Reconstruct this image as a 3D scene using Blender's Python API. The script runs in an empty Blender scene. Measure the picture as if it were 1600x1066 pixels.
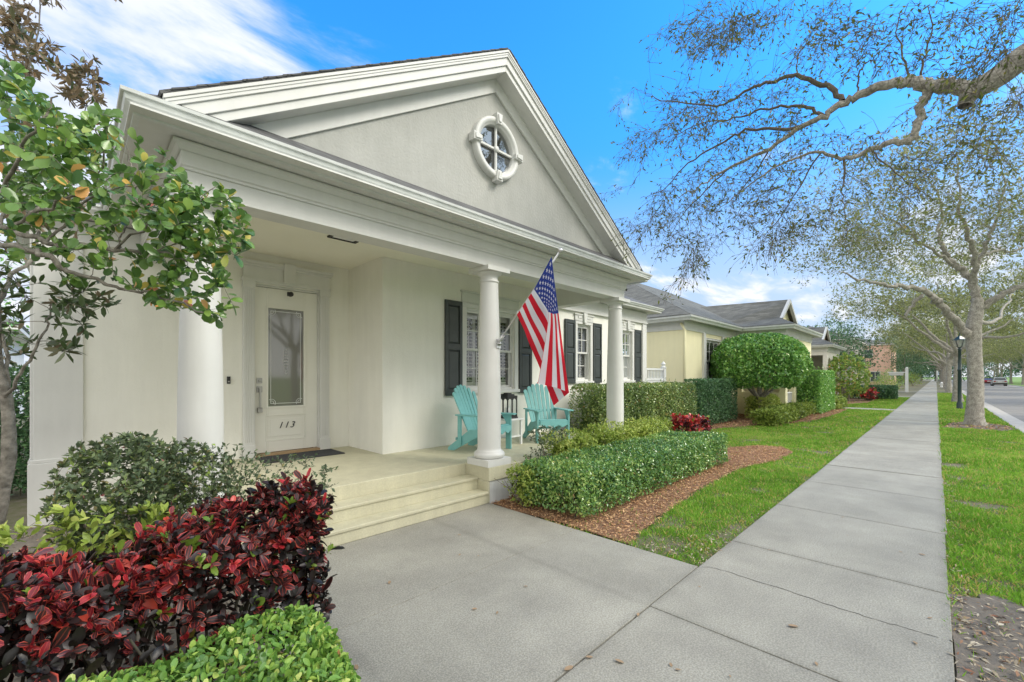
import bpy, bmesh, math, random
import numpy as np
from mathutils import Vector, Matrix
random.seed(7)
scn = bpy.context.scene
COL = scn.collection
# ------------------------------------------------------------------ camera
F, CX, CY, H = 674.0, 800.0, 588.5, 1.6          # photograph calibration (pixels of the 1600 px frame)
AL = math.atan(663/674.0); CA, SA = math.cos(AL), math.sin(AL)
cam_d = bpy.data.cameras.new('camera'); cam = bpy.data.objects.new('camera', cam_d); COL.objects.link(cam)
cam_d.sensor_width = 36; cam_d.lens = F/1600*36; cam_d.shift_y = (CY-533)/1600.0
cam_d.clip_start = .05; cam_d.clip_end = 6000
cam.location = (0, 0, H)
cam.rotation_euler = (math.pi/2, 0, AL-math.pi/2)
scn.camera = cam
# ------------------------------------------------------------------ sky, sun, exposure
SUN_EL, SUN_AZ = math.radians(42), math.radians(-58)   # azimuth measured from +X towards +Y
w = bpy.data.worlds.new('World'); scn.world = w; w.use_nodes = True
nt = w.node_tree; nt.nodes.clear()
def N(t, tree=None, **k):
    n = (tree or nt).nodes.new(t)
    for a, b in k.items(): setattr(n, a, b)
    return n
def build_world():
    L = nt.links.new
    out = N('ShaderNodeOutputWorld'); bg = N('ShaderNodeBackground')
    sky = N('ShaderNodeTexSky'); sky.sky_type = 'NISHITA'; sky.sun_disc = False
    sky.sun_elevation = SUN_EL; sky.sun_rotation = math.pi/2-SUN_AZ
    sky.air_density = 1.0; sky.dust_density = .6; sky.ozone_density = 2.2
    hs = N('ShaderNodeHueSaturation'); hs.inputs['Saturation'].default_value = 1.30; hs.inputs['Value'].default_value = 1.38; hs.inputs['Hue'].default_value = .497
    tn = N('ShaderNodeVectorMath', operation='MULTIPLY'); L(sky.outputs[0], hs.inputs['Color'])
    L(hs.outputs[0], tn.inputs[0])
    zf = N('ShaderNodeMapRange', interpolation_type='SMOOTHSTEP'); zf.inputs['From Min'].default_value = .05; zf.inputs['From Max'].default_value = .62
    tcol = N('ShaderNodeMix', data_type='RGBA'); tcol.inputs[6].default_value = (.46,.54,.66,1); tcol.inputs[7].default_value = (.42,.98,1.17,1)
    L(zf.outputs[0], tcol.inputs[0]); L(tcol.outputs[2], tn.inputs[1])
    geo = N('ShaderNodeTexCoord'); sep = N('ShaderNodeSeparateXYZ'); L(geo.outputs['Generated'], sep.inputs[0]); L(sep.outputs[2], zf.inputs[0])
    zc = N('ShaderNodeMath', operation='MAXIMUM'); zc.inputs[1].default_value = .0; L(sep.outputs[2], zc.inputs[0])
    za = N('ShaderNodeMath', operation='ADD'); za.inputs[1].default_value = .16; L(zc.outputs[0], za.inputs[0])
    dx = N('ShaderNodeMath', operation='DIVIDE'); L(sep.outputs[0], dx.inputs[0]); L(za.outputs[0], dx.inputs[1])
    dy = N('ShaderNodeMath', operation='DIVIDE'); L(sep.outputs[1], dy.inputs[0]); L(za.outputs[0], dy.inputs[1])
    cb = N('ShaderNodeCombineXYZ'); L(dx.outputs[0], cb.inputs[0]); L(dy.outputs[0], cb.inputs[1])
    mp = N('ShaderNodeMapping'); mp.inputs['Rotation'].default_value = (0, 0, math.radians(28)); mp.inputs['Scale'].default_value = (1.5, 3.3, 1)
    mp.inputs['Location'].default_value = (3.1, .7, 0)
    L(cb.outputs[0], mp.inputs[0])
    n1 = N('ShaderNodeTexNoise'); n1.inputs['Scale'].default_value = 1.0; n1.inputs['Detail'].default_value = 12; n1.inputs['Roughness'].default_value = .60
    n1.inputs['Distortion'].default_value = .35
    L(mp.outputs[0], n1.inputs['Vector'])
    n2 = N('ShaderNodeTexNoise'); n2.inputs['Scale'].default_value = .55; n2.inputs['Detail'].default_value = 3
    L(cb.outputs[0], n2.inputs['Vector'])
    # more cloud towards the left of the house (+Y, -X) and low down towards the horizon
    lft = N('ShaderNodeVectorMath', operation='DOT_PRODUCT'); lft.inputs[1].default_value = (-.42, .62, .15)
    L(geo.outputs['Generated'], lft.inputs[0])
    m1 = N('ShaderNodeMapRange'); m1.inputs['From Min'].default_value = .12; m1.inputs['From Max'].default_value = .62; m1.inputs['To Min'].default_value = 0; m1.inputs['To Max'].default_value = .30
    L(lft.outputs['Value'], m1.inputs[0])
    m2 = N('ShaderNodeMapRange'); m2.inputs['From Min'].default_value = .34; m2.inputs['From Max'].default_value = .08; m2.inputs['To Min'].default_value = 0; m2.inputs['To Max'].default_value = .19
    L(sep.outputs[2], m2.inputs[0])
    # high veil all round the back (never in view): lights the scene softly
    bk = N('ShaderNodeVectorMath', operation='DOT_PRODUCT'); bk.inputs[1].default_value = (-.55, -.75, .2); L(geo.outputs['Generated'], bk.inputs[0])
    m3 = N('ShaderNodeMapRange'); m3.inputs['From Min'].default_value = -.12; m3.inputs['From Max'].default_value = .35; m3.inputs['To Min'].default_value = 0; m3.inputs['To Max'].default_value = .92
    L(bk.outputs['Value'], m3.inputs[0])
    a1 = N('ShaderNodeMath', operation='ADD'); L(m1.outputs[0], a1.inputs[0]); L(m2.outputs[0], a1.inputs[1])
    a1b = N('ShaderNodeMath', operation='ADD'); L(a1.outputs[0], a1b.inputs[0]); a1b.inputs[1].default_value = 0
    mm = N('ShaderNodeMath', operation='MULTIPLY'); mm.inputs[1].default_value = .22; L(n2.outputs[0], mm.inputs[0])
    a2 = N('ShaderNodeMath', operation='ADD'); L(n1.outputs[0], a2.inputs[0]); L(a1b.outputs[0], a2.inputs[1])
    a3 = N('ShaderNodeMath', operation='ADD'); L(a2.outputs[0], a3.inputs[0]); L(mm.outputs[0], a3.inputs[1])
    cr = N('ShaderNodeMapRange', interpolation_type='SMOOTHSTEP'); cr.inputs['From Min'].default_value = .68; cr.inputs['From Max'].default_value = .93
    cr.inputs['To Max'].default_value = .93
    L(a3.outputs[0], cr.inputs[0])
    # clouds are brighter where thick, faintly grey-lilac
    cc = N('ShaderNodeMix', data_type='RGBA'); cc.inputs[6].default_value = (3.1, 3.4, 4.1, 1); cc.inputs[7].default_value = (4.5, 4.5, 4.6, 1)
    cs = N('ShaderNodeMapRange'); cs.inputs['From Min'].default_value = .42; cs.inputs['From Max'].default_value = .66; L(n1.outputs[0], cs.inputs[0]); L(cs.outputs[0], cc.inputs[0])
    mx = N('ShaderNodeMix', data_type='RGBA'); L(cr.outputs[0], mx.inputs[0]); hz = N('ShaderNodeMapRange', interpolation_type='SMOOTHSTEP'); hz.inputs['From Min'].default_value = .47; hz.inputs['From Max'].default_value = .10; hz.inputs['To Min'].default_value = 0; hz.inputs['To Max'].default_value = .88; L(sep.outputs[2], hz.inputs[0])
    pale = N('ShaderNodeMix', data_type='RGBA'); pale.inputs[7].default_value = (2.45, 2.95, 3.75, 1); L(hz.outputs[0], pale.inputs[0]); L(tn.outputs[0], pale.inputs[6]); L(pale.outputs[2], mx.inputs[6])
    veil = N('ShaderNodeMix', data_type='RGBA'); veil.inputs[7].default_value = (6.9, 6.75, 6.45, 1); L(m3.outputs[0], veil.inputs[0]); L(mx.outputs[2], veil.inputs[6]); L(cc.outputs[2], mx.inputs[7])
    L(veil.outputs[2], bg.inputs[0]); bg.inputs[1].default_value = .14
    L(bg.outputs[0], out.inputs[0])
build_world()
sd = bpy.data.lights.new('sun', 'SUN'); sd.energy = 1.85; sd.angle = math.radians(22); sd.color = (1, .94, .84)
so = bpy.data.objects.new('sun', sd); COL.objects.link(so); so.location = (0, -20, 30)
sv = Vector((math.cos(SUN_EL)*math.cos(SUN_AZ), math.cos(SUN_EL)*math.sin(SUN_AZ), math.sin(SUN_EL)))
so.rotation_euler = sv.to_track_quat('Z', 'Y').to_euler()
scn.view_settings.view_transform = 'Standard'; scn.view_settings.look = 'None'
scn.view_settings.exposure = .89; scn.view_settings.gamma = 1
scn.render.resolution_x = 1024; scn.render.resolution_y = 682
scn.render.engine = 'CYCLES'
scn.cycles.max_bounces = 10; scn.cycles.diffuse_bounces = 7; scn.cycles.transparent_max_bounces = 12

# ------------------------------------------------------------------ measuring helpers
def at(u, v, t):                 # point seen at pixel (u,v) of the photograph, t metres deep
    a = (u-CX)/F
    return np.array(((CA+a*SA)*t, (SA-a*CA)*t, H+(CY-v)/F*t))
def ground(u, v, z=0.0):
    return at(u, v, (z-H)*F/(CY-v))
# ------------------------------------------------------------------ mesh helpers
def tag(o, label=None, cat=None, group=None, kind=None):
    if label: o['label'] = label
    if cat: o['category'] = cat
    if group: o['group'] = group
    if kind: o['kind'] = kind
    return o
def empty(name, loc, label=None, cat=None, group=None, kind=None, rz=0):
    o = bpy.data.objects.new(name, None); COL.objects.link(o); o.location = loc; o.rotation_euler.z = rz
    o.empty_display_size = .2
    return tag(o, label, cat, group, kind)
def setparent(o, parent):
    if parent is not None:
        o.parent = parent
        if not parent.get('_local'):
            # mesh data is in world coordinates: undo the parent's placement
            M = Matrix.Identity(4); p = parent
            chain = []
            while p is not None: chain.append(p); p = p.parent
            for q in reversed(chain): M = M @ q.matrix_parent_inverse @ Matrix.LocRotScale(q.location, q.rotation_euler, q.scale)
            o.matrix_parent_inverse = M.inverted()
class MB:
    def __init__(s): s.v = []; s.f = []; s.m = []; s.sm = []
    def add(s, vs, fs, mi=0, smooth=False):
        k = len(s.v); s.v += [tuple(map(float, p)) for p in vs]
        for f in fs: s.f.append([k+i for i in f]); s.m.append(mi); s.sm.append(smooth)
        return s
    def box(s, x0, x1, y0, y1, z0, z1, mi=0):
        v = [(x0,y0,z0),(x1,y0,z0),(x1,y1,z0),(x0,y1,z0),(x0,y0,z1),(x1,y0,z1),(x1,y1,z1),(x0,y1,z1)]
        return s.add(v, [(0,3,2,1),(4,5,6,7),(0,1,5,4),(1,2,6,5),(2,3,7,6),(3,0,4,7)], mi)
    def obox(s, c, half, M, mi=0):
        c = Vector(c); vs = []
        for k in ((-1,-1,-1),(1,-1,-1),(1,1,-1),(-1,1,-1),(-1,-1,1),(1,-1,1),(1,1,1),(-1,1,1)):
            vs.append(c + M @ Vector((k[0]*half[0], k[1]*half[1], k[2]*half[2])))
        return s.add(vs, [(0,3,2,1),(4,5,6,7),(0,1,5,4),(1,2,6,5),(2,3,7,6),(3,0,4,7)], mi)
    def extrude(s, poly, axis, a, b, mi=0):      # poly: 2-D points in the other two axes
        n = len(poly)
        def P(p, h):
            return (h,p[0],p[1]) if axis == 0 else (p[0],h,p[1]) if axis == 1 else (p[0],p[1],h)
        vs = [P(p, a) for p in poly]+[P(p, b) for p in poly]
        fs = [tuple(range(n))[::-1], tuple(range(n, 2*n))]+[(i, (i+1) % n, n+(i+1) % n, n+i) for i in range(n)]
        return s.add(vs, fs, mi)
    def lathe(s, prof, c, n=32, mi=0, smooth=True, axis='z'):
        vs, fs = [], []
        for (r, z) in prof:
            for i in range(n):
                a = 2*math.pi*i/n
                x, y = r*math.cos(a), r*math.sin(a)
                vs.append((c[0]+x, c[1]+y, c[2]+z) if axis == 'z' else (c[0]+x, c[1]+z, c[2]+y))
        for j in range(len(prof)-1):
            for i in range(n):
                fs.append((j*n+i, j*n+(i+1) % n, (j+1)*n+(i+1) % n, (j+1)*n+i))
        return s.add(vs, fs, mi, smooth)
    def tube(s, pts, rad, n=8, mi=0, cap=True, smooth=True):
        pts = [Vector(p) for p in pts]; k0 = len(s.v); m = len(pts)
        if not hasattr(rad, '__len__'): rad = [rad]*m
        up = Vector((0,0,1)); prev = None
        for i, p in enumerate(pts):
            d = (pts[min(i+1, m-1)]-pts[max(i-1, 0)])
            d = d.normalized() if d.length > 1e-9 else Vector((0,0,1))
            if prev is None:
                ref = up if abs(d.z) < .9 else Vector((1,0,0)); a = d.cross(ref).normalized()
            else:
                a = (prev-d*prev.dot(d)); a = a.normalized() if a.length > 1e-6 else d.cross(up).normalized()
            prev = a; b = d.cross(a)
            for j in range(n):
                t = 2*math.pi*j/n; q = p+(a*math.cos(t)+b*math.sin(t))*rad[i]; s.v.append((q.x,q.y,q.z))
        for i in range(m-1):
            for j in range(n):
                s.f.append([k0+i*n+j, k0+i*n+(j+1) % n, k0+(i+1)*n+(j+1) % n, k0+(i+1)*n+j]); s.m.append(mi); s.sm.append(smooth)
        if cap:
            s.f.append([k0+j for j in range(n)][::-1]); s.m.append(mi); s.sm.append(False)
            s.f.append([k0+(m-1)*n+j for j in range(n)]); s.m.append(mi); s.sm.append(False)
        return s
    def sweep(s, path, prof, mi=0):              # path in XY, profile (outward offset, z), outward = right of travel
        n = len(path); k = len(prof); vs = []; fs = []
        P = [Vector((p[0], p[1])) for p in path]
        for i in range(n):
            d0 = (P[i]-P[i-1]).normalized() if i > 0 else (P[1]-P[0]).normalized()
            d1 = (P[i+1]-P[i]).normalized() if i < n-1 else d0
            r0 = Vector((d0.y, -d0.x)); r1 = Vector((d1.y, -d1.x)); mdir = (r0+r1).normalized(); sc = 1/max(.2, mdir.dot(r0))
            for (o, z) in prof: vs.append((P[i].x+mdir.x*o*sc, P[i].y+mdir.y*o*sc, z))
        for i in range(n-1):
            for j in range(k): fs.append((i*k+j, i*k+(j+1) % k, (i+1)*k+(j+1) % k, (i+1)*k+j))
        fs.append(tuple(range(k))); fs.append(tuple(range((n-1)*k, n*k))[::-1])
        return s.add(vs, fs, mi)
    def build(s, name, mats, parent=None, bevel=0, loc=None, recalc=True):
        me = bpy.data.meshes.new(name)
        v = s.v
        if loc is not None: v = [(p[0]-loc[0], p[1]-loc[1], p[2]-loc[2]) for p in v]
        me.from_pydata(v, [], s.f)
        if not isinstance(mats, (list, tuple)): mats = [mats]
        for m in mats: me.materials.append(m)
        me.polygons.foreach_set('material_index', s.m); me.polygons.foreach_set('use_smooth', s.sm)
        if recalc:
            bm = bmesh.new(); bm.from_mesh(me); bmesh.ops.recalc_face_normals(bm, faces=bm.faces); bm.to_mesh(me); bm.free()
        me.update()
        o = bpy.data.objects.new(name, me); COL.objects.link(o)
        if loc is not None: o.location = loc
        if bevel:
            b = o.modifiers.new('bevel', 'BEVEL'); b.width = bevel; b.segments = 2; b.limit_method = 'ANGLE'; b.angle_limit = math.radians(40)
        setparent(o, parent)
        return o
def np_mesh(name, V, loops, totals, mat, parent=None, tint=None, uv=None, loc=None, smooth=False):
    V = np.asarray(V, dtype=np.float32).reshape(-1, 3)
    if loc is not None: V = V-np.array(loc, dtype=np.float32)
    me = bpy.data.meshes.new(name)
    me.vertices.add(len(V)); me.vertices.foreach_set('co', V.ravel())
    loops = np.asarray(loops, dtype=np.int32).ravel(); totals = np.asarray(totals, dtype=np.int32).ravel()
    me.loops.add(len(loops)); me.loops.foreach_set('vertex_index', loops)
    me.polygons.add(len(totals)); st = np.concatenate(([0], np.cumsum(totals)[:-1])).astype(np.int32)
    me.polygons.foreach_set('loop_start', st); me.polygons.foreach_set('loop_total', totals)
    if smooth: me.polygons.foreach_set('use_smooth', np.ones(len(totals), dtype=bool))
    me.update(calc_edges=True)
    if tint is not None:
        a = me.attributes.new('tint', 'FLOAT', 'FACE'); a.data.foreach_set('value', np.asarray(tint, dtype=np.float32))
    if uv is not None:
        l = me.uv_layers.new(name='UVMap'); l.data.foreach_set('uv', np.asarray(uv, dtype=np.float32).ravel())
    for m in (mat if isinstance(mat, (list, tuple)) else [mat]): me.materials.append(m)
    o = bpy.data.objects.new(name, me); COL.objects.link(o)
    if loc is not None: o.location = loc
    setparent(o, parent)
    return o
def nrm(a): return a/np.maximum(1e-9, np.linalg.norm(a, axis=-1, keepdims=True))
def leaves(name, C, D, Nn, L, W, tint, mat, parent=None, full=False, curl=.15, loc=None):
    """C centres of leaf bases, D axis, Nn rough normal, L length, W width: one mesh of small folded leaves"""
    C = np.asarray(C, float); n = len(C); D = nrm(np.asarray(D, float)); Nn = np.asarray(Nn, float)
    S = nrm(np.cross(D, Nn)+1e-6); U = nrm(np.cross(S, D))
    L = np.broadcast_to(np.asarray(L, float), (n,))[:, None]; W = np.broadcast_to(np.asarray(W, float), (n,))[:, None]
    if full == 2:
        T = [(0,0,0),(.25,-.30,.10),(.25,0,0),(.25,.30,.10),(.62,-.5,.15),(.62,0,0),(.62,.5,.15),(.9,-.33,.10),(.9,0,0),(.9,.33,.10),(1,0,0)]
        faces = [(0,2,1),(0,3,2),(1,2,5,4),(2,3,6,5),(4,5,8,7),(5,6,9,8),(7,8,10),(8,9,10)]
        uvt = {0:(.5,0),1:(.1,.25),2:(.5,.25),3:(.9,.25),4:(0,.62),5:(.5,.62),6:(1,.62),7:(.05,.9),8:(.5,.9),9:(.95,.9),10:(.5,1)}
    elif full:
        T = [(0,0,0),(.3,-.42,.12),(.3,0,0),(.3,.42,.12),(.68,-.43,.12),(.68,0,0),(.68,.43,.12),(1,0,0)]
        faces = [(0,2,1),(0,3,2),(1,2,5,4),(2,3,6,5),(4,5,7),(5,6,7)]
        uvt = {0:(.5,0),1:(0,.3),2:(.5,.3),3:(1,.3),4:(0,.7),5:(.5,.7),6:(1,.7),7:(.5,1)}
    else:
        T = [(0,0,0),(.5,-.5,.13),(1,0,0),(.5,.5,.13)]; faces = [(0,1,2,3)]
        uvt = None
    V = np.zeros((n, len(T), 3))
    cu = np.broadcast_to(np.asarray(curl, float), (n,))[:, None]
    for i, (s, ww, h) in enumerate(T):
        V[:, i] = C+D*(L*s)+S*(W*ww)+U*(W*h-cu*L*s*s)
    k = len(T); base = (np.arange(n)*k)[:, None]
    fl = np.concatenate([np.array(f) for f in faces]); loops = (base+fl[None, :])
    tot = np.tile([len(f) for f in faces], n)
    uv = None
    if uvt: uv = np.tile(np.array([uvt[i] for i in fl]), (n, 1))
    return np_mesh(name, V, loops, tot, mat, parent, np.repeat(np.asarray(tint), len(faces)), uv, loc)
def copy_tree(o, parent=None):
    c = o.copy(); COL.objects.link(c)
    if parent is not None: c.parent = parent; c.matrix_parent_inverse = o.matrix_parent_inverse.copy()
    for ch in list(o.children): copy_tree(ch, c)
    return c
# ------------------------------------------------------------------ materials
MAT = {}
def material(name, col, rough=.6, metal=0, spec=.5, col2=None, scale=8, bump=0, bscale=60, detail=4, coords='Object', speck=None, coat=0):
    m = bpy.data.materials.new(name); m.use_nodes = True; t = m.node_tree; b = t.nodes['Principled BSDF']
    b.inputs['Base Color'].default_value = (*col, 1); b.inputs['Roughness'].default_value = rough
    b.inputs['Metallic'].default_value = metal; b.inputs['Specular IOR Level'].default_value = spec
    if coat: b.inputs['Coat Weight'].default_value = coat
    geo = t.nodes.new('ShaderNodeNewGeometry')
    if col2:
        nz = N('ShaderNodeTexNoise', t); nz.inputs['Scale'].default_value = scale; nz.inputs['Detail'].default_value = detail; nz.inputs['Roughness'].default_value = .6
        t.links.new(geo.outputs['Position'], nz.inputs['Vector'])
        mr = N('ShaderNodeMapRange', t); mr.inputs['From Min'].default_value = .35; mr.inputs['From Max'].default_value = .65
        t.links.new(nz.outputs[0], mr.inputs[0])
        mx = N('ShaderNodeMix', t, data_type='RGBA'); mx.inputs[6].default_value = (*col, 1); mx.inputs[7].default_value = (*col2, 1)
        t.links.new(mr.outputs[0], mx.inputs[0]); last = mx.outputs[2]
        if speck:
            vz = N('ShaderNodeTexNoise', t); vz.inputs['Scale'].default_value = speck[0]; vz.inputs['Detail'].default_value = 2
            t.links.new(geo.outputs['Position'], vz.inputs['Vector'])
            m2 = N('ShaderNodeMapRange', t); m2.inputs['From Min'].default_value = .4; m2.inputs['From Max'].default_value = .62; m2.inputs['To Min'].default_value = 1-speck[1]; m2.inputs['To Max'].default_value = 1+speck[1]
            t.links.new(vz.outputs[0], m2.inputs[0])
            mu = N('ShaderNodeVectorMath', t, operation='SCALE'); t.links.new(last, mu.inputs[0]); t.links.new(m2.outputs[0], mu.inputs['Scale']); last = mu.outputs[0]
        t.links.new(last, b.inputs['Base Color'])
    if bump:
        bz = N('ShaderNodeTexNoise', t); bz.inputs['Scale'].default_value = bscale; bz.inputs['Detail'].default_value = 5
        t.links.new(geo.outputs['Position'], bz.inputs['Vector'])
        bn = N('ShaderNodeBump', t); bn.inputs['Strength'].default_value = bump; bn.inputs['Distance'].default_value = .01
        t.links.new(bz.outputs[0], bn.inputs['Height']); t.links.new(bn.outputs[0], b.inputs['Normal'])
    MAT[name] = m; return m
def leafmat(name, stops, rough=.42, trans=.22, spec=.45, edge=None):
    m = bpy.data.materials.new(name); m.use_nodes = True; t = m.node_tree; b = t.nodes['Principled BSDF']
    at_ = N('ShaderNodeAttribute', t, attribute_name='tint'); cr = N('ShaderNodeValToRGB', t)
    el = cr.color_ramp.elements
    while len(el) < len(stops): el.new(.5)
    for e, (p, c) in zip(el, stops): e.position = p; e.color = (*c, 1)
    t.links.new(at_.outputs['Fac'], cr.inputs[0]); col = cr.outputs[0]
    if edge:
        uv = N('ShaderNodeUVMap', t); sx = N('ShaderNodeSeparateXYZ', t); t.links.new(uv.outputs[0], sx.inputs[0])
        s1 = N('ShaderNodeMath', t, operation='SUBTRACT'); s1.inputs[1].default_value = .5; t.links.new(sx.outputs[0], s1.inputs[0])
        s2 = N('ShaderNodeMath', t, operation='ABSOLUTE'); t.links.new(s1.outputs[0], s2.inputs[0])
        e1 = N('ShaderNodeMapRange', t); e1.inputs['From Min'].default_value = .33; e1.inputs['From Max'].default_value = .43; t.links.new(s2.outputs[0], e1.inputs[0])
        e2 = N('ShaderNodeMapRange', t); e2.inputs['From Min'].default_value = .06; e2.inputs['From Max'].default_value = .02; t.links.new(s2.outputs[0], e2.inputs[0])
        ea = N('ShaderNodeMath', t, operation='MULTIPLY_ADD'); ea.inputs[1].default_value = .45; t.links.new(e2.outputs[0], ea.inputs[0]); t.links.new(e1.outputs[0], ea.inputs[2]); ea.use_clamp = True
        # only the redder leaves have bright margins
        g = N('ShaderNodeMapRange', t); g.inputs['From Min'].default_value = edge[1]; g.inputs['From Max'].default_value = edge[1]+.12; g.inputs['To Max'].default_value = .85
        t.links.new(at_.outputs['Fac'], g.inputs[0])
        g2 = N('ShaderNodeMapRange', t); g2.inputs['From Min'].default_value = .93; g2.inputs['From Max'].default_value = .9; t.links.new(at_.outputs['Fac'], g2.inputs[0])
        em = N('ShaderNodeMath', t, operation='MULTIPLY'); t.links.new(ea.outputs[0], em.inputs[0]); t.links.new(g.outputs[0], em.inputs[1])
        em2 = N('ShaderNodeMath', t, operation='MULTIPLY'); t.links.new(em.outputs[0], em2.inputs[0]); t.links.new(g2.outputs[0], em2.inputs[1])
        mx = N('ShaderNodeMix', t, data_type='RGBA'); mx.inputs[7].default_value = (*edge[0], 1); t.links.new(em2.outputs[0], mx.inputs[0]); t.links.new(col, mx.inputs[6]); col = mx.outputs[2]
    t.links.new(col, b.inputs['Base Color']); b.inputs['Roughness'].default_value = rough; b.inputs['Specular IOR Level'].default_value = spec
    if trans:
        tr = N('ShaderNodeBsdfTranslucent', t); t.links.new(col, tr.inputs[0]); ms = N('ShaderNodeMixShader', t); ms.inputs[0].default_value = trans
        out = t.nodes['Material Output']; t.links.new(b.outputs[0], ms.inputs[1]); t.links.new(tr.outputs[0], ms.inputs[2]); t.links.new(ms.outputs[0], out.inputs[0])
    MAT[name] = m; return m
def glassmat(name, tint=(.02,.022,.022), mixf=.75, rough=.02, refl=1.1):
    m = bpy.data.materials.new(name); m.use_nodes = True; t = m.node_tree; t.nodes.remove(t.nodes['Principled BSDF'])
    fr = N('ShaderNodeFresnel', t); fr.inputs[0].default_value = 1.5
    gl = N('ShaderNodeBsdfGlossy', t); gl.inputs['Roughness'].default_value = rough; gl.inputs[0].default_value = (.9,.93,.95,1)
    tr = N('ShaderNodeBsdfTransparent', t); df = N('ShaderNodeBsdfDiffuse', t); df.inputs[0].default_value = (*tint, 1)
    m1 = N('ShaderNodeMixShader', t); m1.inputs[0].default_value = mixf; t.links.new(df.outputs[0], m1.inputs[1]); t.links.new(tr.outputs[0], m1.inputs[2])
    bo = N('ShaderNodeMath', t, operation='MULTIPLY_ADD'); bo.inputs[1].default_value = refl; bo.inputs[2].default_value = .04; t.links.new(fr.outputs[0], bo.inputs[0])
    m2 = N('ShaderNodeMixShader', t); t.links.new(bo.outputs[0], m2.inputs[0]); t.links.new(m1.outputs[0], m2.inputs[1]); t.links.new(gl.outputs[0], m2.inputs[2])
    t.links.new(m2.outputs[0], t.nodes['Material Output'].inputs[0]); MAT[name] = m; return m
def shinglemat(name, c1, c2, sc=1.0):
    m = bpy.data.materials.new(name); m.use_nodes = True; t = m.node_tree; b = t.nodes['Principled BSDF']; b.inputs['Roughness'].default_value = .9
    g = N('ShaderNodeNewGeometry', t); sp = N('ShaderNodeSeparateXYZ', t); t.links.new(g.outputs['Position'], sp.inputs[0])
    ad = N('ShaderNodeMath', t, operation='ADD'); t.links.new(sp.outputs[0], ad.inputs[0]); t.links.new(sp.outputs[1], ad.inputs[1])
    cb = N('ShaderNodeCombineXYZ', t); t.links.new(ad.outputs[0], cb.inputs[0])
    zz = N('ShaderNodeMath', t, operation='MULTIPLY'); zz.inputs[1].default_value = 1.9; t.links.new(sp.outputs[2], zz.inputs[0]); t.links.new(zz.outputs[0], cb.inputs[1])
    br = N('ShaderNodeTexBrick', t); br.inputs['Scale'].default_value = 1; br.inputs['Brick Width'].default_value = .3*sc; br.inputs['Row Height'].default_value = .14*sc
    br.inputs['Mortar Size'].default_value = .006; br.inputs['Color1'].default_value = (*c1, 1); br.inputs['Color2'].default_value = (*c2, 1); br.inputs['Mortar'].default_value = (*[x*.5 for x in c1], 1)
    t.links.new(cb.outputs[0], br.inputs['Vector'])
    nz = N('ShaderNodeTexNoise', t); nz.inputs['Scale'].default_value = 3; nz.inputs['Detail'].default_value = 8; t.links.new(g.outputs['Position'], nz.inputs['Vector'])
    mr = N('ShaderNodeMapRange', t); mr.inputs['To Min'].default_value = .6; mr.inputs['To Max'].default_value = 1.4; t.links.new(nz.outputs[0], mr.inputs[0])
    mu = N('ShaderNodeVectorMath', t, operation='SCALE'); t.links.new(br.outputs[0], mu.inputs[0]); t.links.new(mr.outputs[0], mu.inputs['Scale']); t.links.new(mu.outputs[0], b.inputs['Base Color'])
    bp = N('ShaderNodeBump', t); bp.inputs['Strength'].default_value = .5; bp.inputs['Distance'].default_value = .01; t.links.new(br.outputs['Fac'], bp.inputs['Height']); bp.invert = True
    t.links.new(bp.outputs[0], b.inputs['Normal'])
    MAT[name] = m; return m
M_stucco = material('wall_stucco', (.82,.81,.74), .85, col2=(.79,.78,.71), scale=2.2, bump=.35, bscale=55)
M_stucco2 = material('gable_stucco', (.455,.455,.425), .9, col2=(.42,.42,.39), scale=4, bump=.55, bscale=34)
M_trim = material('trim_paint', (.66,.66,.63), .5, col2=(.63,.63,.60), scale=3, bump=.06, bscale=30)
M_gutter = material('gutter_paint', (.66,.68,.66), .38, col2=(.60,.62,.60), scale=5)
M_door = material('door_paint', (.76,.75,.68), .4, col2=(.74,.73,.66), scale=3)
M_porch = material('porch_paint', (.56,.535,.385), .6, col2=(.515,.49,.35), scale=2.5, bump=.15, bscale=80, speck=(60,.04))
M_plinth = material('plinth_paint', (.66,.67,.66), .8, col2=(.58,.59,.58), scale=6, bump=.2)
M_shutter = material('shutter_paint', (.040,.047,.047), .42, col2=(.05,.058,.058), scale=6)
M_conc = None
M_turq = material('turquoise_paint', (.17,.44,.43), .5, col2=(.20,.48,.465), scale=12, bump=.08, bscale=40)
M_black = material('black_metal', (.018,.018,.018), .5)
M_dark = material('dark_interior', (.02,.02,.02), .9)
M_white = material('white_paint', (.74,.75,.74), .5, col2=(.69,.70,.69), scale=5)
M_steel = material('brushed_metal', (.35,.34,.32), .35, metal=.9)
M_alu = material('silver_metal', (.6,.6,.6), .35, metal=.8)
M_mat = material('door_mat', (.03,.033,.038), .95, col2=(.045,.045,.05), scale=90, bump=.5, bscale=300)
M_wood = material('threshold_wood', (.36,.25,.13), .6, col2=(.30,.20,.11), scale=20)
M_blind = material('white_blind', (.72,.72,.68), .5)
M_glass = glassmat('window_glass', mixf=.85)
M_gglass = glassmat('gable_glass', (.03,.032,.035), .55, refl=.22)
M_frost = glassmat('frosted_glass', (.20,.195,.17), mixf=.12, rough=.05)
M_roof = shinglemat('roof_shingle', (.10,.10,.10), (.15,.15,.15))
M_roof2 = shinglemat('neighbour_shingle', (.105,.105,.092), (.165,.165,.145), 1.2)
M_yellow = material('yellow_stucco', (.88,.82,.54), .85, col2=(.85,.79,.52), scale=2, bump=.2)
M_cream = material('cream_stucco', (.78,.75,.69), .85, col2=(.72,.69,.63), scale=2)
M_orange = material('salmon_stucco', (.82,.54,.41), .85, col2=(.78,.51,.39), scale=1)
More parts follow.
